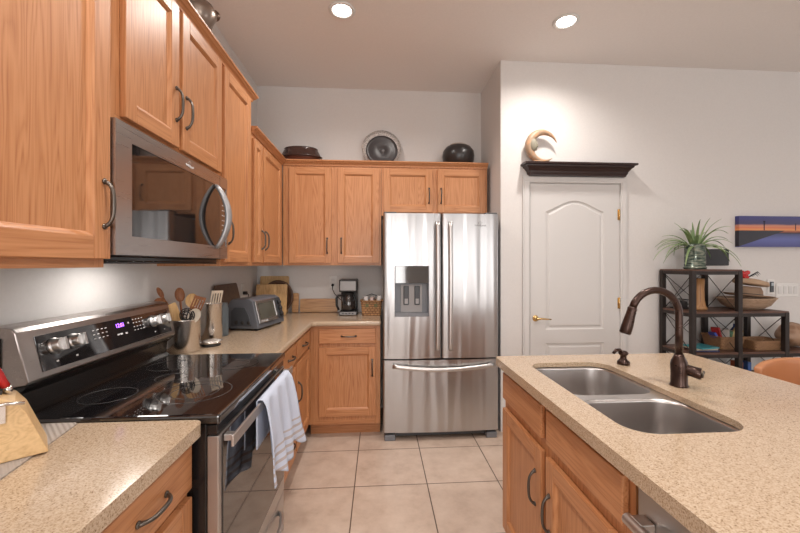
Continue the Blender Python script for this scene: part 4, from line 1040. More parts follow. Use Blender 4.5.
# woven basket
def weave(name, c1, c2, sx_, sz):
    m, nt, b = newmat(name); tc = nt.nodes.new('ShaderNodeTexCoord'); mp = nt.nodes.new('ShaderNodeMapping'); mp.inputs['Scale'].default_value = (1, 1, 1)
    br = nt.nodes.new('ShaderNodeTexBrick'); br.inputs['Scale'].default_value = 1; br.inputs['Brick Width'].default_value = sx_; br.inputs['Row Height'].default_value = sz; br.inputs['Mortar Size'].default_value = sz*0.12
    br.inputs['Color1'].default_value = (*c1, 1); br.inputs['Color2'].default_value = (*[v*0.75 for v in c1], 1); br.inputs['Mortar'].default_value = (*c2, 1)
    sp = nt.nodes.new('ShaderNodeSeparateXYZ'); cb_ = nt.nodes.new('ShaderNodeCombineXYZ'); ad = nt.nodes.new('ShaderNodeMath'); ad.operation = 'ADD'
    nt.links.new(tc.outputs['Object'], sp.inputs[0]); nt.links.new(sp.outputs[0], ad.inputs[0]); nt.links.new(sp.outputs[1], ad.inputs[1]); nt.links.new(ad.outputs[0], cb_.inputs[0]); nt.links.new(sp.outputs[2], cb_.inputs[1])
    nt.links.new(cb_.outputs[0], br.inputs['Vector']); nt.links.new(br.outputs['Color'], b.inputs['Base Color']); b.inputs['Roughness'].default_value = 0.6
    bp = nt.nodes.new('ShaderNodeBump'); bp.invert = True; bp.inputs['Distance'].default_value = 0.003; nt.links.new(br.outputs['Fac'], bp.inputs['Height']); nt.links.new(bp.outputs[0], b.inputs['Normal'])
    return m
M_WEAVE = weave('basket_weave', (0.56, 0.30, 0.13), (0.16, 0.07, 0.03), 0.030, 0.020)
M_WEAVE2 = weave('fine_wicker', (0.48, 0.27, 0.14), (0.14, 0.07, 0.03), 0.012, 0.008)
def basket(cx, cy, z, w, d, h, taper, mat, label, name='woven_basket', flare=0.0):
    t = thing(name, label, 'basket', (cx, cy, z))
    b = MB(); 
    def ringp(s, zz, ins=0): return [(cx+x, cy+y, z+zz) for x, y in rrect(-w/2*s+ins, w/2*s-ins, -d/2*s+ins, d/2*s-ins, 0.02, 5)]
    rs = [ringp(taper, 0.0), ringp(taper+(1-taper)*0.5, h*0.5), ringp(1, h), ringp(1, h, 0.006), ringp(taper, 0.006, 0.006)]
    n = len(rs[0]); vs = sum(rs, [])
    fs = [(j*n+k, j*n+(k+1) % n, (j+1)*n+(k+1) % n, (j+1)*n+k) for j in range(4) for k in range(n)]+[list(range(n)), [4*n+k for k in range(n)]]
    b.add(vs, fs, 0, False); b.build('basket_body', mat, t)
    pts = [(cx+x, cy+y, z+h) for x, y in rrect(-w/2-0.002, w/2+0.002, -d/2-0.002, d/2+0.002, 0.022, 5)]
    b = MB(); b.tube(pts+[pts[0]], 0.006, 8); b.build('rim', mat, t)
    return t
t = basket(-0.062, 3.33, ZK, 0.186, 0.15, 0.128, 0.88, M_WEAVE, 'small square woven basket on the counter between coffee maker and refrigerator')
for sx_ in (-1, 1):
    b = MB(); b.box(-0.062+sx_*0.038-0.014, -0.062+sx_*0.038+0.014, 3.2520, 3.2535, ZK+0.075, ZK+0.105); b.build('woven_accent', plain('green_fibre', (0.16, 0.15, 0.06), 0.6), t)
M_PAPER = plain('white_paper', (0.75, 0.72, 0.70), 0.8)
for k, (px, py, rz, ht, mt) in enumerate(((-0.10, 3.33, 0.3, 0.165, M_PAPER), (-0.055, 3.35, -0.2, 0.155, plain('pale_pink_packet', (0.66, 0.52, 0.48), 0.6)), (-0.015, 3.32, 0.1, 0.170, M_PAPER))):
    b = MB(); b.T = Matrix.Translation((px, py, ZK)) @ Matrix.Rotation(rz, 4, 'Z') @ Matrix.Rotation(0.12*(k-1), 4, 'Y')
    b.box(-0.016, 0.016, -0.03, 0.03, 0.012, ht)
    tag(b.build('paper_packet', mt, bevel=0.003), ('white paper packet at the left in the small counter basket', 'pinkish packet in the middle of the small counter basket', 'white packet at the right in the small counter basket')[k], 'packet')
b = MB(); b.tube([(-0.13, 3.37, ZK+0.13), (-0.11, 3.372, ZK+0.165), (-0.062, 3.375, ZK+0.182), (-0.014, 3.372, ZK+0.165), (0.006, 3.37, ZK+0.13)], 0.006, 8, flat=0.5); b.build('basket_handle', M_DKGREY, t)

# ------------------------------------------------------------------ near counter: place mat and knife block
b = MB(); b.T = Matrix.Translation((0, 0, ZK))
b.prism([(-0.842, 1.103), (-0.852, 1.109), (-1.10, 1.105), (-1.10, 0.72), (-0.760, 0.72)], 0, 0.0035)
M_MAT = plain('grey_ribbed_fabric', (0.40, 0.35, 0.31), 0.9)
def ribs(m):
    nt = m.node_tree; bs = nt.nodes['Principled BSDF']; tc = nt.nodes.new('ShaderNodeTexCoord'); wv = nt.nodes.new('ShaderNodeTexWave'); wv.inputs['Scale'].default_value = 40; wv.bands_direction = 'DIAGONAL'
    nt.links.new(tc.outputs['Object'], wv.inputs['Vector']); bp = nt.nodes.new('ShaderNodeBump'); bp.inputs['Distance'].default_value = 0.002; nt.links.new(wv.outputs[0], bp.inputs['Height']); nt.links.new(bp.outputs[0], bs.inputs['Normal'])
ribs(M_MAT)
tag(b.build('place_mat', M_MAT), 'grey-beige ribbed drying mat under the knife block on the near counter', 'mat')
# knife block
zk = ZK+0.0042
KB = Matrix.Translation((-0.786, 0.946, zk)) @ Matrix.Rotation(radians(41), 4, 'Z')
t = thing('knife_block', 'light maple knife block at the left edge of the near counter', 'knife block', (-0.90, 0.93, zk))
# profile in local x (right end at 0, going left) and z; extruded along local y
prof = [(0.0, 0.0), (-0.185, 0.0), (-0.250, 0.205), (-0.200, 0.212), (-0.056, 0.132), (-0.038, 0.105)]
b = MB(); b.T = KB; n = len(prof)
b.add([(x, y, z) for y in (-0.01, 0.105) for x, z in prof], [list(range(n)), list(range(n, 2*n))[::-1]]+[(i, (i+1) % n, (i+1) % n+n, i+n) for i in range(n)])
b.build('block', M_MAPLE, t, bevel=0.003)
for y in (0.012, 0.035, 0.058, 0.081):
    for s in (0.25, 0.62):
        x = -0.056-0.144*s; z = 0.132+0.080*s+0.0008
        b = MB(); b.T = KB; b.box(x-0.016, x+0.016, y-0.0015, y+0.0015, z-0.004, z+0.0035); b.build('slot', M_MATTEBLK, t)
# knives: blade spine stub, bolster, red handle with steel end
dirk = Vector((-0.45, 0.0, 0.89))
def knife(sx_, sy_, L, label, mt, name='kitchen_knife', r=0.0145, lean=(-0.62, 0.05, 0.78)):
    R3 = KB.to_3x3(); s = KB @ Vector((sx_, sy_, 0.132+(-0.056-sx_)/0.144*0.080+0.006)); d = (R3 @ Vector(lean)).normalized()
    t = thing(name, label, 'knife', s)
    b = MB(); b.tube([s+d*0.0, s+d*0.006, s+d*0.014], [r*0.9, r*1.02, r*1.0], 14, flat=0.6); b.build('bolster', M_CHROME, t)
    b = MB(); b.tube([s+d*0.015, s+d*0.03, s+d*(L*0.45), s+d*(L*0.75), s+d*L], [r, r*1.0, r*1.2, r*1.15, r*0.95], 14, flat=0.65); b.build('knife_handle', mt, t)
    b = MB(); b.tube([s+d*(L+0.001), s+d*(L+0.010)], [r*0.95, r*0.7], 14, flat=0.65); b.build('end_cap', M_CHROME, t)
knife(-0.066, 0.050, 0.10, 'red-handled knife lowest and furthest right in the knife block', M_RED, lean=(-0.40, 0.02, 0.9))
knife(-0.105, 0.080, 0.11, 'red-handled knife in the upper rear slot of the knife block', M_RED, lean=(-0.55, 0.05, 0.83))
knife(-0.118, 0.012, 0.075, 'small steel-ended red knife in the front slot of the knife block', M_RED, lean=(-0.7, -0.1, 0.65))
t = thing('kitchen_shears', 'steel kitchen shears lying against the front slot of the knife block', 'scissors', KB @ Vector((-0.10, -0.02, 0.15)))
b = MB(); b.T = KB
b.tube([(-0.040, -0.016, 0.128), (-0.075, -0.017, 0.133), (-0.16, -0.018, 0.128)], 0.004, 10); b.box(-0.120, -0.070, -0.0145, -0.0112, 0.090, 0.128)
b.build('blade', M_CHROME, t)

# ------------------------------------------------------------------ shelf above the pantry door
def crown_shelf():
    x0, x1, yb, z0, z1 = 1.228, 2.042, YP-0.001, 2.098, 2.196
    prof = [(0.050, 0.0), (0.052, 0.012), (0.058, 0.020), (0.062, 0.036), (0.078, 0.058), (0.092, 0.070), (0.094, 0.080), (0.112, 0.084), (0.112, 0.098)]
    b = MB(); vs = []; m = len(prof)
    for (o, z) in prof:
        e = (o-0.050)*1.0
        vs += [(x0-e, yb, z0+z), (x0-e, yb-o, z0+z), (x1+e, yb-o, z0+z), (x1+e, yb, z0+z)]
    fs = [(j*4+k, j*4+k+1, (j+1)*4+k+1, (j+1)*4+k) for j in range(m-1) for k in range(3)]+[(0, 1, 2, 3), ((m-1)*4, (m-1)*4+1, (m-1)*4+2, (m-1)*4+3)]
    fs += [tuple([j*4 for j in range(m)][::1]+[])[:0] or (0, 4, 7, 3)]
    fs = [f for f in fs if len(f) >= 3]
    fs = [f for f in fs if f != (0, 4, 7, 3)]
    fs += [(j*4, (j+1)*4, (j+1)*4+3, j*4+3) for j in range(m-1)]
    b.add(vs, fs)
    return tag(b.build('wall_shelf', M_ESPRESSO), 'dark espresso crown-molding shelf mounted above the white pantry door', 'shelf')
crown_shelf()
# moon figurine
zs = 2.1965
t = thing('moon_figurine', 'tan crescent moon figurine with a face on the dark wall shelf', 'figurine', (1.30, 2.93, zs))
b = MB(); N = 40; c0 = Vector((1.318, 0, zs+0.133)); pts = []; rs = []
for k in range(N+1):
    s = k/N; a = radians(14)+s*radians(300)
    wdt = 0.031*math.sin(pi*min(1, max(0, s)))**0.95+0.0025
    rad = 0.134-wdt
    pts.append((c0.x+rad*cos(a)*1.0, 2.935, c0.z+0.004+rad*sin(a)*1.02)); rs.append(wdt)
b.tube(pts, rs, 16, flat=1.0, up=(0, 1, 0)); M_TERRA = speckle_mat('weathered_terracotta', (0.52, 0.29, 0.16), (0.38, 0.26, 0.17), 30)
b.build('crescent', M_TERRA, t)
M_FACE = plain('grey_green_patina', (0.26, 0.24, 0.18), 0.6)
b = MB(); fx_ = 1.238; fz = zs+0.140
b.ell((fx_+0.004, 2.918, fz), (0.034, 0.026, 0.056)); b.ell((fx_+0.036, 2.918, fz-0.004), (0.013, 0.009, 0.017)); b.ell((fx_+0.030, 2.918, fz-0.030), (0.008, 0.009, 0.006)); b.ell((fx_+0.028, 2.918, fz-0.040), (0.008, 0.009, 0.005)); b.ell((fx_+0.018, 2.900, fz+0.012), (0.008, 0.006, 0.006)); b.ell((fx_+0.022, 2.908, fz+0.028), (0.010, 0.010, 0.005))
b.build('face', M_FACE, t)
b = MB(); b.box(1.245, 1.330, 2.912, 2.958, zs+0.0004, zs+0.016); b.build('foot', M_TERRA, t, bevel=0.005)

# ------------------------------------------------------------------ stepped etagere with items
SX0, SX1, SX2, SX3 = 2.350, 2.722, 3.105, 3.49
SY0, SY1 = 2.635, 2.965
t = thing('stepped_bookshelf', 'black iron stepped bookshelf with dark wood shelves against the pantry wall', 'bookshelf', ((SX0+SX2)/2, 2.80, 0))
P = 0.034
levels = [0.08, 0.385, 0.695, 1.005, 1.325]
heights = [(SX0, 1.325), (SX1, 1.325), (SX2, 1.005), (SX3, 0.695)]
for (x, zt) in heights:
    for y in (SY0, SY1-P):
        box(x, x+P, y, y+P, 0.0006, zt).build('post', M_IRON, t, bevel=0.002)
ends = {0.08: SX3, 0.385: SX3, 0.695: SX3, 1.005: SX2, 1.325: SX1}
for z, xe in ends.items():
    b = MB()
    for y in (SY0+0.003, SY1-P+0.003):
        b.box(SX0+P, xe, y, y+P-0.006, z-0.030, z-0.004)
    for (x, zt) in heights:
        if zt >= z-0.001 and x <= xe+0.001: b.box(x+0.004, x+P-0.004, SY0+P, SY1-P, z-0.030, z-0.004)
    b.build('rail', M_IRON, t)
    box(SX0+0.002, xe+P-0.002, SY0+0.002, SY1-0.002, z-0.0035, z+0.010).build('shelf_board', M_RUSTIC, t, bevel=0.002)
def xbrace(p, q, r, s):
    b = MB(); b.tube([p, q], 0.0028, 6); b.tube([r, s], 0.0028, 6); b.build('cross_brace', M_IRON, t)
for (xa, xb, z0, z1) in ((SX0+P, SX1, 1.015, 1.295), (SX0+P, SX1, 0.705, 0.975), (SX1+P, SX2, 0.705, 0.975), (SX0+P, SX1, 0.395, 0.665), (SX1+P, SX2, 0.395, 0.665), (SX2+P, SX3, 0.395, 0.665)):
    y = SY1-0.010; xbrace((xa, y, z0), (xb, y, z1), (xa, y-0.006, z1), (xb, y-0.006, z0))
for (x, z0, z1) in ((SX0, 1.015, 1.295), (SX0, 0.705, 0.975), (SX1, 1.015, 1.295), (SX1, 0.705, 0.975), (SX2, 0.705, 0.975)):
    xx = x+P/2; ya, yb2 = SY0+P, SY1-P; xbrace((xx, ya, z0), (xx, yb2, z1), (xx+0.006, ya, z1), (xx+0.006, yb2, z0))
TOP = 1.3355; S2 = 1.0155; S3 = 0.7055; S4 = 0.3955
# plant in vase
vx, vy = 2.518, 2.80
m, nt, bb = newmat('green_mercury_glass'); tc = nt.nodes.new('ShaderNodeTexCoord'); n = nt.nodes.new('ShaderNodeTexNoise'); n.inputs['Scale'].default_value = 45; n.inputs['Detail'].default_value = 5
mp = nt.nodes.new('ShaderNodeMapping'); mp.inputs['Scale'].default_value = (0.4, 0.4, 1.6); nt.links.new(tc.outputs['Object'], mp.inputs[0]); nt.links.new(mp.outputs[0], n.inputs['Vector'])
r = ramp(nt, [(0.35, (0.03, 0.05, 0.045)), (0.5, (0.12, 0.16, 0.13)), (0.65, (0.30, 0.32, 0.26)), (0.8, (0.55, 0.55, 0.48))]); nt.links.new(n.outputs[0], r.inputs[0]); nt.links.new(r.outputs[0], bb.inputs['Base Color']); setp(bb, Roughness=0.2, Metallic=0.3)
b = MB(); b.lathe([(0.0, 0.0), (0.070, 0.0), (0.076, 0.006), (0.077, 0.015), (0.071, 0.02), (0.069, 0.185), (0.066, 0.200), (0.060, 0.200), (0.058, 0.185), (0.060, 0.02), (0.0, 0.02)], (vx, vy, TOP+0.0005), 36)
vase = tag(b.build('glass_vase', m), 'cylindrical green mottled glass vase on top of the black shelf', 'vase')
m, nt, bb = newmat('agave_leaf'); tc = nt.nodes.new('ShaderNodeTexCoord'); n = nt.nodes.new('ShaderNodeTexNoise'); n.inputs['Scale'].default_value = 12; nt.links.new(tc.outputs['Object'], n.inputs['Vector'])
r = ramp(nt, [(0.35, (0.13, 0.22, 0.085)), (0.65, (0.27, 0.36, 0.17))]); nt.links.new(n.outputs[0], r.inputs[0]); nt.links.new(r.outputs[0], bb.inputs['Base Color']); bb.inputs['Roughness'].default_value = 0.45
M_LEAF = m
t = thing('air_plant', 'spiky green air plant with long arching leaves in the green glass vase', 'plant', (vx, vy, TOP+0.12))
rnd = random.Random(11)
b = MB(); b.lathe([(0.0, 0.0), (0.02, 0.0), (0.034, 0.05), (0.040, 0.09), (0.02, 0.11), (0, 0.112)], (vx, vy, TOP+0.10), 16); b.build('crown', M_LEAF, t)
spec = []
for k in range(28):
    az = 2*pi*k/28*5.0+rnd.uniform(-0.2, 0.2)
    el = radians(76-64*(k/27)+rnd.uniform(-6, 6)); L = rnd.uniform(0.24, 0.34) if k > 6 else rnd.uniform(0.20, 0.27)
    spec.append((az, el, L))
spec += [(radians(15), radians(52), 0.40), (radians(178), radians(25), 0.38), (radians(5), radians(22), 0.36), (radians(160), radians(40), 0.30)]
for (az, el, L) in spec:
    b = MB(); N = 14; vs = []; d = Vector((cos(az)*cos(el), sin(az)*cos(el)*0.75, sin(el))).normalized()
    p = Vector((vx+cos(az)*0.022, vy+sin(az)*0.018, TOP+0.175)); hs = Vector((-sin(az), cos(az), 0)); step = L/N; droop = (0.045+0.045*cos(el))*1.3
    for i in range(N+1):
        s = i/N; w_ = 0.0115*(1-s)**0.75*(0.75+0.5*min(1, s*5)) + 0.0006
        nrm = hs.cross(d).normalized()
        if p.y > 2.975: p.y = 2.975
        vs += [p-hs*w_+nrm*w_*0.45, p.copy(), p+hs*w_+nrm*w_*0.45]
        d = (d+Vector((0, 0, -droop*(0.6+1.3*s)))).normalized(); p = p+d*step
    fs = []
    for i in range(N):
        for q in range(2): fs.append((i*3+q, i*3+q+1, (i+1)*3+q+1, (i+1)*3+q))
    b.add(vs, fs, 0, True); b.build('leaf', M_LEAF, t, solid=0.0012)

# wall things
t = thing('wall_tablet', 'black glass wall-mounted display panel right of the plant vase', 'display', (2.875, YP-0.012, 1.36))
box(2.755, 2.985, YP-0.018, YP-0.0006, 1.364, 1.505).build('case', M_MATTEBLK, t, bevel=0.005)
box(2.762, 2.978, YP-0.0200, YP-0.0184, 1.371, 1.498).build('screen', plain('dim_screen', (0.015, 0.013, 0.014), 0.3, Specular_IOR_Level=0.3), t)
def painting_mat():
    m, nt, b = newmat('sunset_canvas'); tc = nt.nodes.new('ShaderNodeTexCoord'); sp = nt.nodes.new('ShaderNodeSeparateXYZ'); nt.links.new(tc.outputs['Object'], sp.inputs[0])
    n = nt.nodes.new('ShaderNodeTexNoise'); n.inputs['Scale'].default_value = 3.0; n.inputs['Detail'].default_value = 4; mp = nt.nodes.new('ShaderNodeMapping'); mp.inputs['Scale'].default_value = (1, 1, 6)
    nt.links.new(tc.outputs['Object'], mp.inputs[0]); nt.links.new(mp.outputs[0], n.inputs['Vector'])
    dv = nt.nodes.new('ShaderNodeMath'); dv.operation = 'DIVIDE'; dv.inputs[1].default_value = 0.262; nt.links.new(sp.outputs['Z'], dv.inputs[0])
    ad = nt.nodes.new('ShaderNodeMath'); ad.operation = 'MULTIPLY_ADD'; ad.inputs[1].default_value = 0.10; nt.links.new(n.outputs[0], ad.inputs[0]); nt.links.new(dv.outputs[0], ad.inputs[2])
    r = ramp(nt, [(0.0, (0.05, 0.05, 0.20)), (0.30, (0.10, 0.12, 0.36)), (0.47, (0.05, 0.06, 0.16)), (0.50, (0.012, 0.008, 0.02)), (0.56, (0.35, 0.08, 0.03)), (0.60, (0.75, 0.30, 0.10)), (0.67, (0.62, 0.18, 0.08)), (0.74, (0.60, 0.25, 0.15)), (0.80, (0.05, 0.045, 0.13)), (1.0, (0.045, 0.045, 0.19))])
    nt.links.new(ad.outputs[0], r.inputs[0])
    # dark headland on the left: a wedge narrowing to the right
    mxn = nt.nodes.new('ShaderNodeMath'); mxn.operation = 'MULTIPLY_ADD'; mxn.inputs[1].default_value = 0.32; mxn.inputs[2].default_value = 0.155; nt.links.new(sp.outputs['X'], mxn.inputs[0])
    gt = nt.nodes.new('ShaderNodeMath'); gt.operation = 'GREATER_THAN'; nt.links.new(sp.outputs['Z'], gt.inputs[0]); nt.links.new(mxn.outputs[0], gt.inputs[1])
    lt_ = nt.nodes.new('ShaderNodeMath'); lt_.operation = 'LESS_THAN'; lt_.inputs[1].default_value = 0.138; nt.links.new(sp.outputs['Z'], lt_.inputs[0])
    mu = nt.nodes.new('ShaderNodeMath'); mu.operation = 'MULTIPLY'; nt.links.new(gt.outputs[0], mu.inputs[0]); nt.links.new(lt_.outputs[0], mu.inputs[1])
    mx = nt.nodes.new('ShaderNodeMix'); mx.data_type = 'RGBA'; mx.inputs[7].default_value = (0.014, 0.012, 0.022, 1); nt.links.new(mu.outputs[0], mx.inputs[0]); nt.links.new(r.outputs[0], mx.inputs[6])
    nt.links.new(mx.outputs[2], b.inputs['Base Color']); b.inputs['Roughness'].default_value = 0.45
    return m
PX0 = 3.055; PXC = 3.53
t = thing('canvas_picture', 'wide blue and orange sunset-over-water canvas hung on the right wall', 'picture', (PXC, YP-0.02, 1.524))
box(PX0, 4.005, YP-0.036, YP-0.0006, 1.524, 1.786).build('canvas', painting_mat(), t)
b = MB(); 
for xx, h in ((3.285, 0.060), (3.575, 0.046), (3.83, 0.04)): b.box(xx-0.004, xx+0.004, YP-0.0368, YP-0.0362, 1.665, 1.680+h)
b.box(3.275, 3.296, YP-0.0368, YP-0.0362, 1.735, 1.745); b.build('painted_tower', plain('silhouette', (0.02, 0.01, 0.03), 0.6), t)
t = thing('remote_control', 'small white and grey remote in a cradle on the wall left of the switches', 'remote', (3.395, YP-0.012, 1.13))
box(3.345, 3.410, YP-0.012, YP-0.0006, 1.115, 1.245).build('cradle', M_WHITEPL, t, bevel=0.004)
box(3.362, 3.393, YP-0.022, YP-0.0124, 1.135, 1.225).build('handset', M_DKGREY, t, bevel=0.003)
box(3.367, 3.388, YP-0.0236, YP-0.0222, 1.190, 1.215).build('screen', plain('lcd_grey', (0.35, 0.40, 0.42), 0.3), t)
t = thing('light_switch', 'wide white multi-gang light switch plate under the canvas picture', 'light switch', (3.53, YP-0.004, 1.10))
box(3.430, 3.640, YP-0.006, YP-0.0006, 1.095, 1.210).build('cover_plate', M_WHITEPL, t, bevel=0.002)
for k in range(4): box(3.446+k*0.049, 3.478+k*0.049, YP-0.0095, YP-0.0062, 1.12, 1.186).build('rocker', M_TRIM, t, bevel=0.001)

# items on the second tier: log vase, wire basket, hats
b = MB(); b.lathe([(0.0, 0.0), (0.058, 0.0), (0.062, 0.01), (0.050, 0.03), (0.043, 0.07), (0.040, 0.16), (0.043, 0.245), (0.034, 0.247), (0.03, 0.20), (0.0, 0.20)], (2.545, 2.80, S2+0.0004), 28)
tag(b.build('wooden_vase', wood('driftwood', 2, (0.42, 0.22, 0.09), (0.33, 0.16, 0.06), (0.17, 0.07, 0.03), 0.5)), 'golden brown wooden log vase on the upper inner shelf', 'vase')
t = thing('wire_basket', 'small black wire holder on the upper shelf left of the wooden vase', 'basket', (2.455, 2.87, S2))
b = MB()
for q in range(3):
    zz = S2+0.006+q*0.035; pts = [(2.435+x, 2.85+y, zz) for x, y in rrect(-0.042, 0.042, -0.055, 0.055, 0.015, 4)]; b.tube(pts+[pts[0]], 0.003, 6)
for k in range(8):
    x = 2.396+k*0.011; b.tube([(x, 2.795, S2+0.004), (x, 2.795, S2+0.076)], 0.002, 6); b.tube([(x, 2.905, S2+0.004), (x, 2.905, S2+0.076)], 0.002, 6)
b.build('wires', M_MATTEBLK, t)
M_DKBOX = plain('dark_fabric', (0.03, 0.03, 0.035), 0.7)
tag(box(2.405, 2.468, 2.81, 2.89, S2+0.008, S2+0.062).build('dark_box', M_DKBOX, bevel=0.004), 'small dark box held in the black wire holder', 'box')
# hats spanning the step
def hat(cx_, cy_, z, rb, rc, hc, mat, label, sy_=0.75, tilt=0.0, name='sun_hat', band=True):
    t = thing(name, label, 'hat', (cx_, cy_, z)); T = Matrix.Translation((cx_, cy_, z)) @ Matrix.Rotation(tilt, 4, 'Y') @ Matrix.Diagonal((1, sy_, 1, 1))
    b = MB(); b.T = T; b.lathe([(rb, 0.018), (rb*0.88, 0.006), (rc*1.05, 0.002), (rc, 0.006), (rc*0.97, hc*0.6), (rc*0.80, hc*0.95), (rc*0.4, hc*0.93), (0.0, hc*0.82)], n=40, caps=False)
    b.build('hat_body', mat, t, solid=0.003)
    if band:
        b = MB(); b.T = T; b.lathe([(rc*1.02, 0.008), (rc*1.015, hc*0.30)], n=40, caps=False); b.build('hat_band', M_MATTEBLK, t, solid=0.002)
    return t
M_STRAW = plain('tan_straw', (0.42, 0.29, 0.19), 0.8); M_FELT = plain('taupe_felt', (0.27, 0.18, 0.12), 0.85)
t = thing('wooden_bowl', 'wide pale wooden dough bowl under the hats on the shelf step', 'bowl', (2.95, 2.80, S2+0.0006))
b = MB(); b.T = Matrix.Translation((2.955, 2.80, S2+0.001)) @ Matrix.Diagonal((1, 0.62, 1, 1))
b.lathe([(0.0, 0.0), (0.12, 0.0), (0.18, 0.030), (0.225, 0.085), (0.232, 0.088), (0.226, 0.092), (0.17, 0.040), (0.11, 0.010), (0.0, 0.010)], n=44); b.build('bowl_body', wood('pale_bowl_wood', 0, (0.52, 0.37, 0.26), (0.45, 0.31, 0.21), (0.30, 0.19, 0.12), 0.6), t)
hat(2.975, 2.80, S2+0.098, 0.185, 0.10, 0.085, M_FELT, 'taupe felt hat with a dark band lying in the wooden bowl', 0.72, 0.10)
b = MB(); b.T = Matrix.Translation((2.99, 2.80, S2+0.170)) @ Matrix.Rotation(0.16, 4, 'Y') @ Matrix.Diagonal((1, 0.7, 1, 1))
b.lathe([(0.0, 0.022), (0.06, 0.022), (0.125, 0.024), (0.135, 0.036), (0.120, 0.060), (0.06, 0.072), (0.0, 0.070)], n=36)
tag(b.build('flat_cap', M_STRAW), 'tan flat cap on top of the taupe hat', 'hat')
t = thing('red_flower', 'bright red fabric flower stuck in the hats by the shelf top', 'flower', (2.935, 2.80, S2+0.245))
b = MB(); rnd = random.Random(3)
for k in range(14):
    a = 2*pi*k/14*3; rr = 0.028 if k % 2 else 0.014; b.ell((2.925+rr*cos(a), 2.79+rr*sin(a)*0.6, S2+0.275+0.018*sin(a*1.7)), (0.022, 0.012, 0.018), 10, 6)
b.build('petals', M_RED, t)
b = MB()
for k in range(6): b.tube([(2.955, 2.79, S2+0.25), (2.98+0.012*k, 2.785, S2+0.268+0.006*k), (3.0+0.012*k, 2.78, S2+0.262+0.008*(k % 3))], [0.006, 0.005, 0.001], 6)
b.build('feather', M_DKBOX, t)

# third tier items (z = S3)
t = basket(2.805-0.06+0.03, 2.82, S3+0.0006, 0.205, 0.20, 0.095, 0.85, M_WEAVE2, 'brown wicker basket of small things on the middle shelf, below the hats')
cols = [((0.05, 0.08, 0.35), 'blue'), ((0.45, 0.03, 0.03), 'red'), ((0.60, 0.58, 0.55), 'white'), ((0.08, 0.20, 0.10), 'green'), ((0.50, 0.35, 0.12), 'yellow')]
for k, (c, cn) in enumerate(cols):
    b = MB(); b.T = Matrix.Translation((2.705+k*0.033, 2.80+0.02*(k % 2), S3+0.052)) @ Matrix.Rotation(0.45*(k-2)*0.6, 4, 'Y') @ Matrix.Rotation(0.3*k, 4, 'Z')
    b.box(-0.010, 0.010, -0.03, 0.03, 0, 0.085+0.014*((k*2) % 3)); tag(b.build('small_packet', plain('packet_%s' % cn, c, 0.4), bevel=0.004), '%s packet standing in the brown wicker basket on the middle shelf' % cn, 'packet', 'packets in the wicker basket')
mags = [((0.03, 0.25, 0.30), 'teal', 2.510, 2.735), ((0.50, 0.45, 0.35), 'cream', 2.505, 2.745), ((0.04, 0.05, 0.12), 'navy', 2.515, 2.74)]
zz = S3+0.0006
for k, (c, cn, x, y) in enumerate(mags[::-1]):
    b = MB(); b.T = Matrix.Translation((x, y, zz)) @ Matrix.Rotation(radians(-8+9*k), 4, 'Z'); b.box(-0.085, 0.085, -0.075, 0.075, 0, 0.011)
    tag(b.build('magazine', plain('%s_cover' % cn, c, 0.3), bevel=0.001), '%s, stack of magazines on the left of the middle shelf' % {'navy': 'dark navy magazine at the bottom', 'cream': 'cream magazine in the middle', 'teal': 'teal magazine on top'}[cn], 'magazine'); zz += 0.0116
t = basket(3.032-0.005+0.07-0.06, 2.765, S3+0.0006, 0.255, 0.17, 0.070, 0.90, M_WEAVE2, 'low tan wicker tray on the middle shelf beside the brown wicker basket', name='wicker_tray')
t = thing('bottle', 'small dark blue bottle with a white label standing behind the wicker tray', 'bottle', (2.975, 2.895, S3+0.0006))
MB().lathe([(0.0, 0.0), (0.027, 0.0), (0.028, 0.01), (0.028, 0.125), (0.012, 0.15), (0.011, 0.175), (0.0, 0.175)], (2.955, 2.895, S3+0.0006), 24).build('glass', plain('blue_glass', (0.03, 0.06, 0.16), 0.1), t)
MB().lathe([(0.0283, 0.085), (0.0286, 0.086), (0.0286, 0.120), (0.0283, 0.121)], (2.955, 2.895, S3+0.0006), 24, caps=False).build('label', M_PAPER, t)
MB().lathe([(0.0, 0.1755), (0.013, 0.1755), (0.013, 0.20), (0.0, 0.20)], (2.955, 2.895, S3+0.0006), 16).build('cap', M_WHITEPL, t)
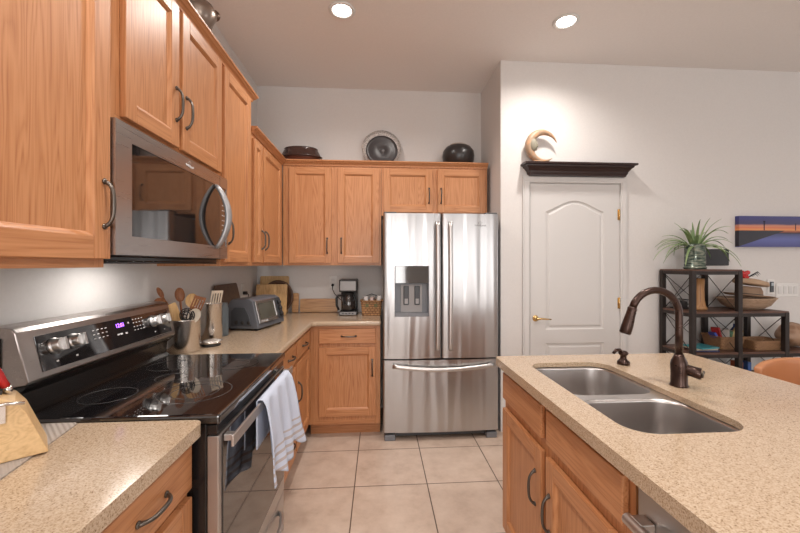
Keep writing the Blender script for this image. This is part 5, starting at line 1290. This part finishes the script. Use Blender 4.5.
# rounded rock / burl on the third step
b = MB(); b.grid(lambda u, v: (3.365+0.118*sin(pi*v)*cos(2*pi*u)*(1+0.10*sin(5*pi*v+2*u)), 2.80+0.095*sin(pi*v)*sin(2*pi*u), S3+0.098-0.0965*cos(pi*v)*(1+0.04*sin(6*u))), 28, 18)
tag(b.build('driftwood_stump', speckle_mat('stump_bark', (0.30, 0.17, 0.10), (0.42, 0.27, 0.18), 18), merge=True), 'rounded brown wood stump on the lowest shelf step at the right edge', 'wood stump')
t = basket(2.92, 2.80, S4+0.0006, 0.25, 0.18, 0.11, 0.88, M_WEAVE2, 'wicker bin on the shelf below the middle one, partly hidden by the island')
for k, c in enumerate([(0.45, 0.12, 0.05), (0.05, 0.12, 0.35)]):
    tag(box(2.86+k*0.07, 2.89+k*0.07, 2.76, 2.84, S4+0.012, S4+0.20).build('boxed_game', plain('box_colour_%d' % k, c, 0.4), bevel=0.002), ('orange box standing in the low wicker bin', 'blue box standing in the low wicker bin')[k], 'box')

# ------------------------------------------------------------------ bar stool beyond the island
t = thing('bar_stool', 'tan leather barrel-back bar stool pulled up to the far side of the island', 'stool', (2.05, 1.52, 0))
M_LEATH = plain('tan_leather', (0.46, 0.20, 0.09), 0.4)
cxs, cys, rs_ = 2.02, 1.50, 0.245
b = MB()
def back(u, v):
    a = radians(-118+236*u); r = rs_+0.020*v; zt = 0.905-0.05*abs(2*u-1)**4
    z = 0.60+(zt-0.60)*v
    return (cxs+r*cos(a), cys+r*sin(a)*1.02, z)
b.grid(back, 40, 10); b.build('backrest', M_LEATH, t, solid=0.035, bevel=0.008)
b = MB(); b.lathe([(0.0, 0.0), (0.19, 0.0), (0.215, 0.02), (0.215, 0.06), (0.195, 0.085), (0.0, 0.09)], (cxs, cys, 0.585), 40); b.build('seat', M_LEATH, t)
for sx_, sy_ in ((-1, -1), (-1, 1), (1, -1), (1, 1)):
    b = MB(); b.tube([(cxs+sx_*0.13, cys+sy_*0.13, 0.582), (cxs+sx_*0.19, cys+sy_*0.19, 0.0015)], [0.018, 0.012], 12); b.build('leg', M_ESPRESSO, t)
b = MB(); rr = 0.168; pts = [(cxs+rr*sx_, cys+rr*sy_, 0.22) for sx_, sy_ in ((-1, -1), (1, -1), (1, 1), (-1, 1), (-1, -1))]
for p, q in zip(pts, pts[1:]): b.tube([p, q], 0.008, 8)
b.build('footrest', M_IRON, t)
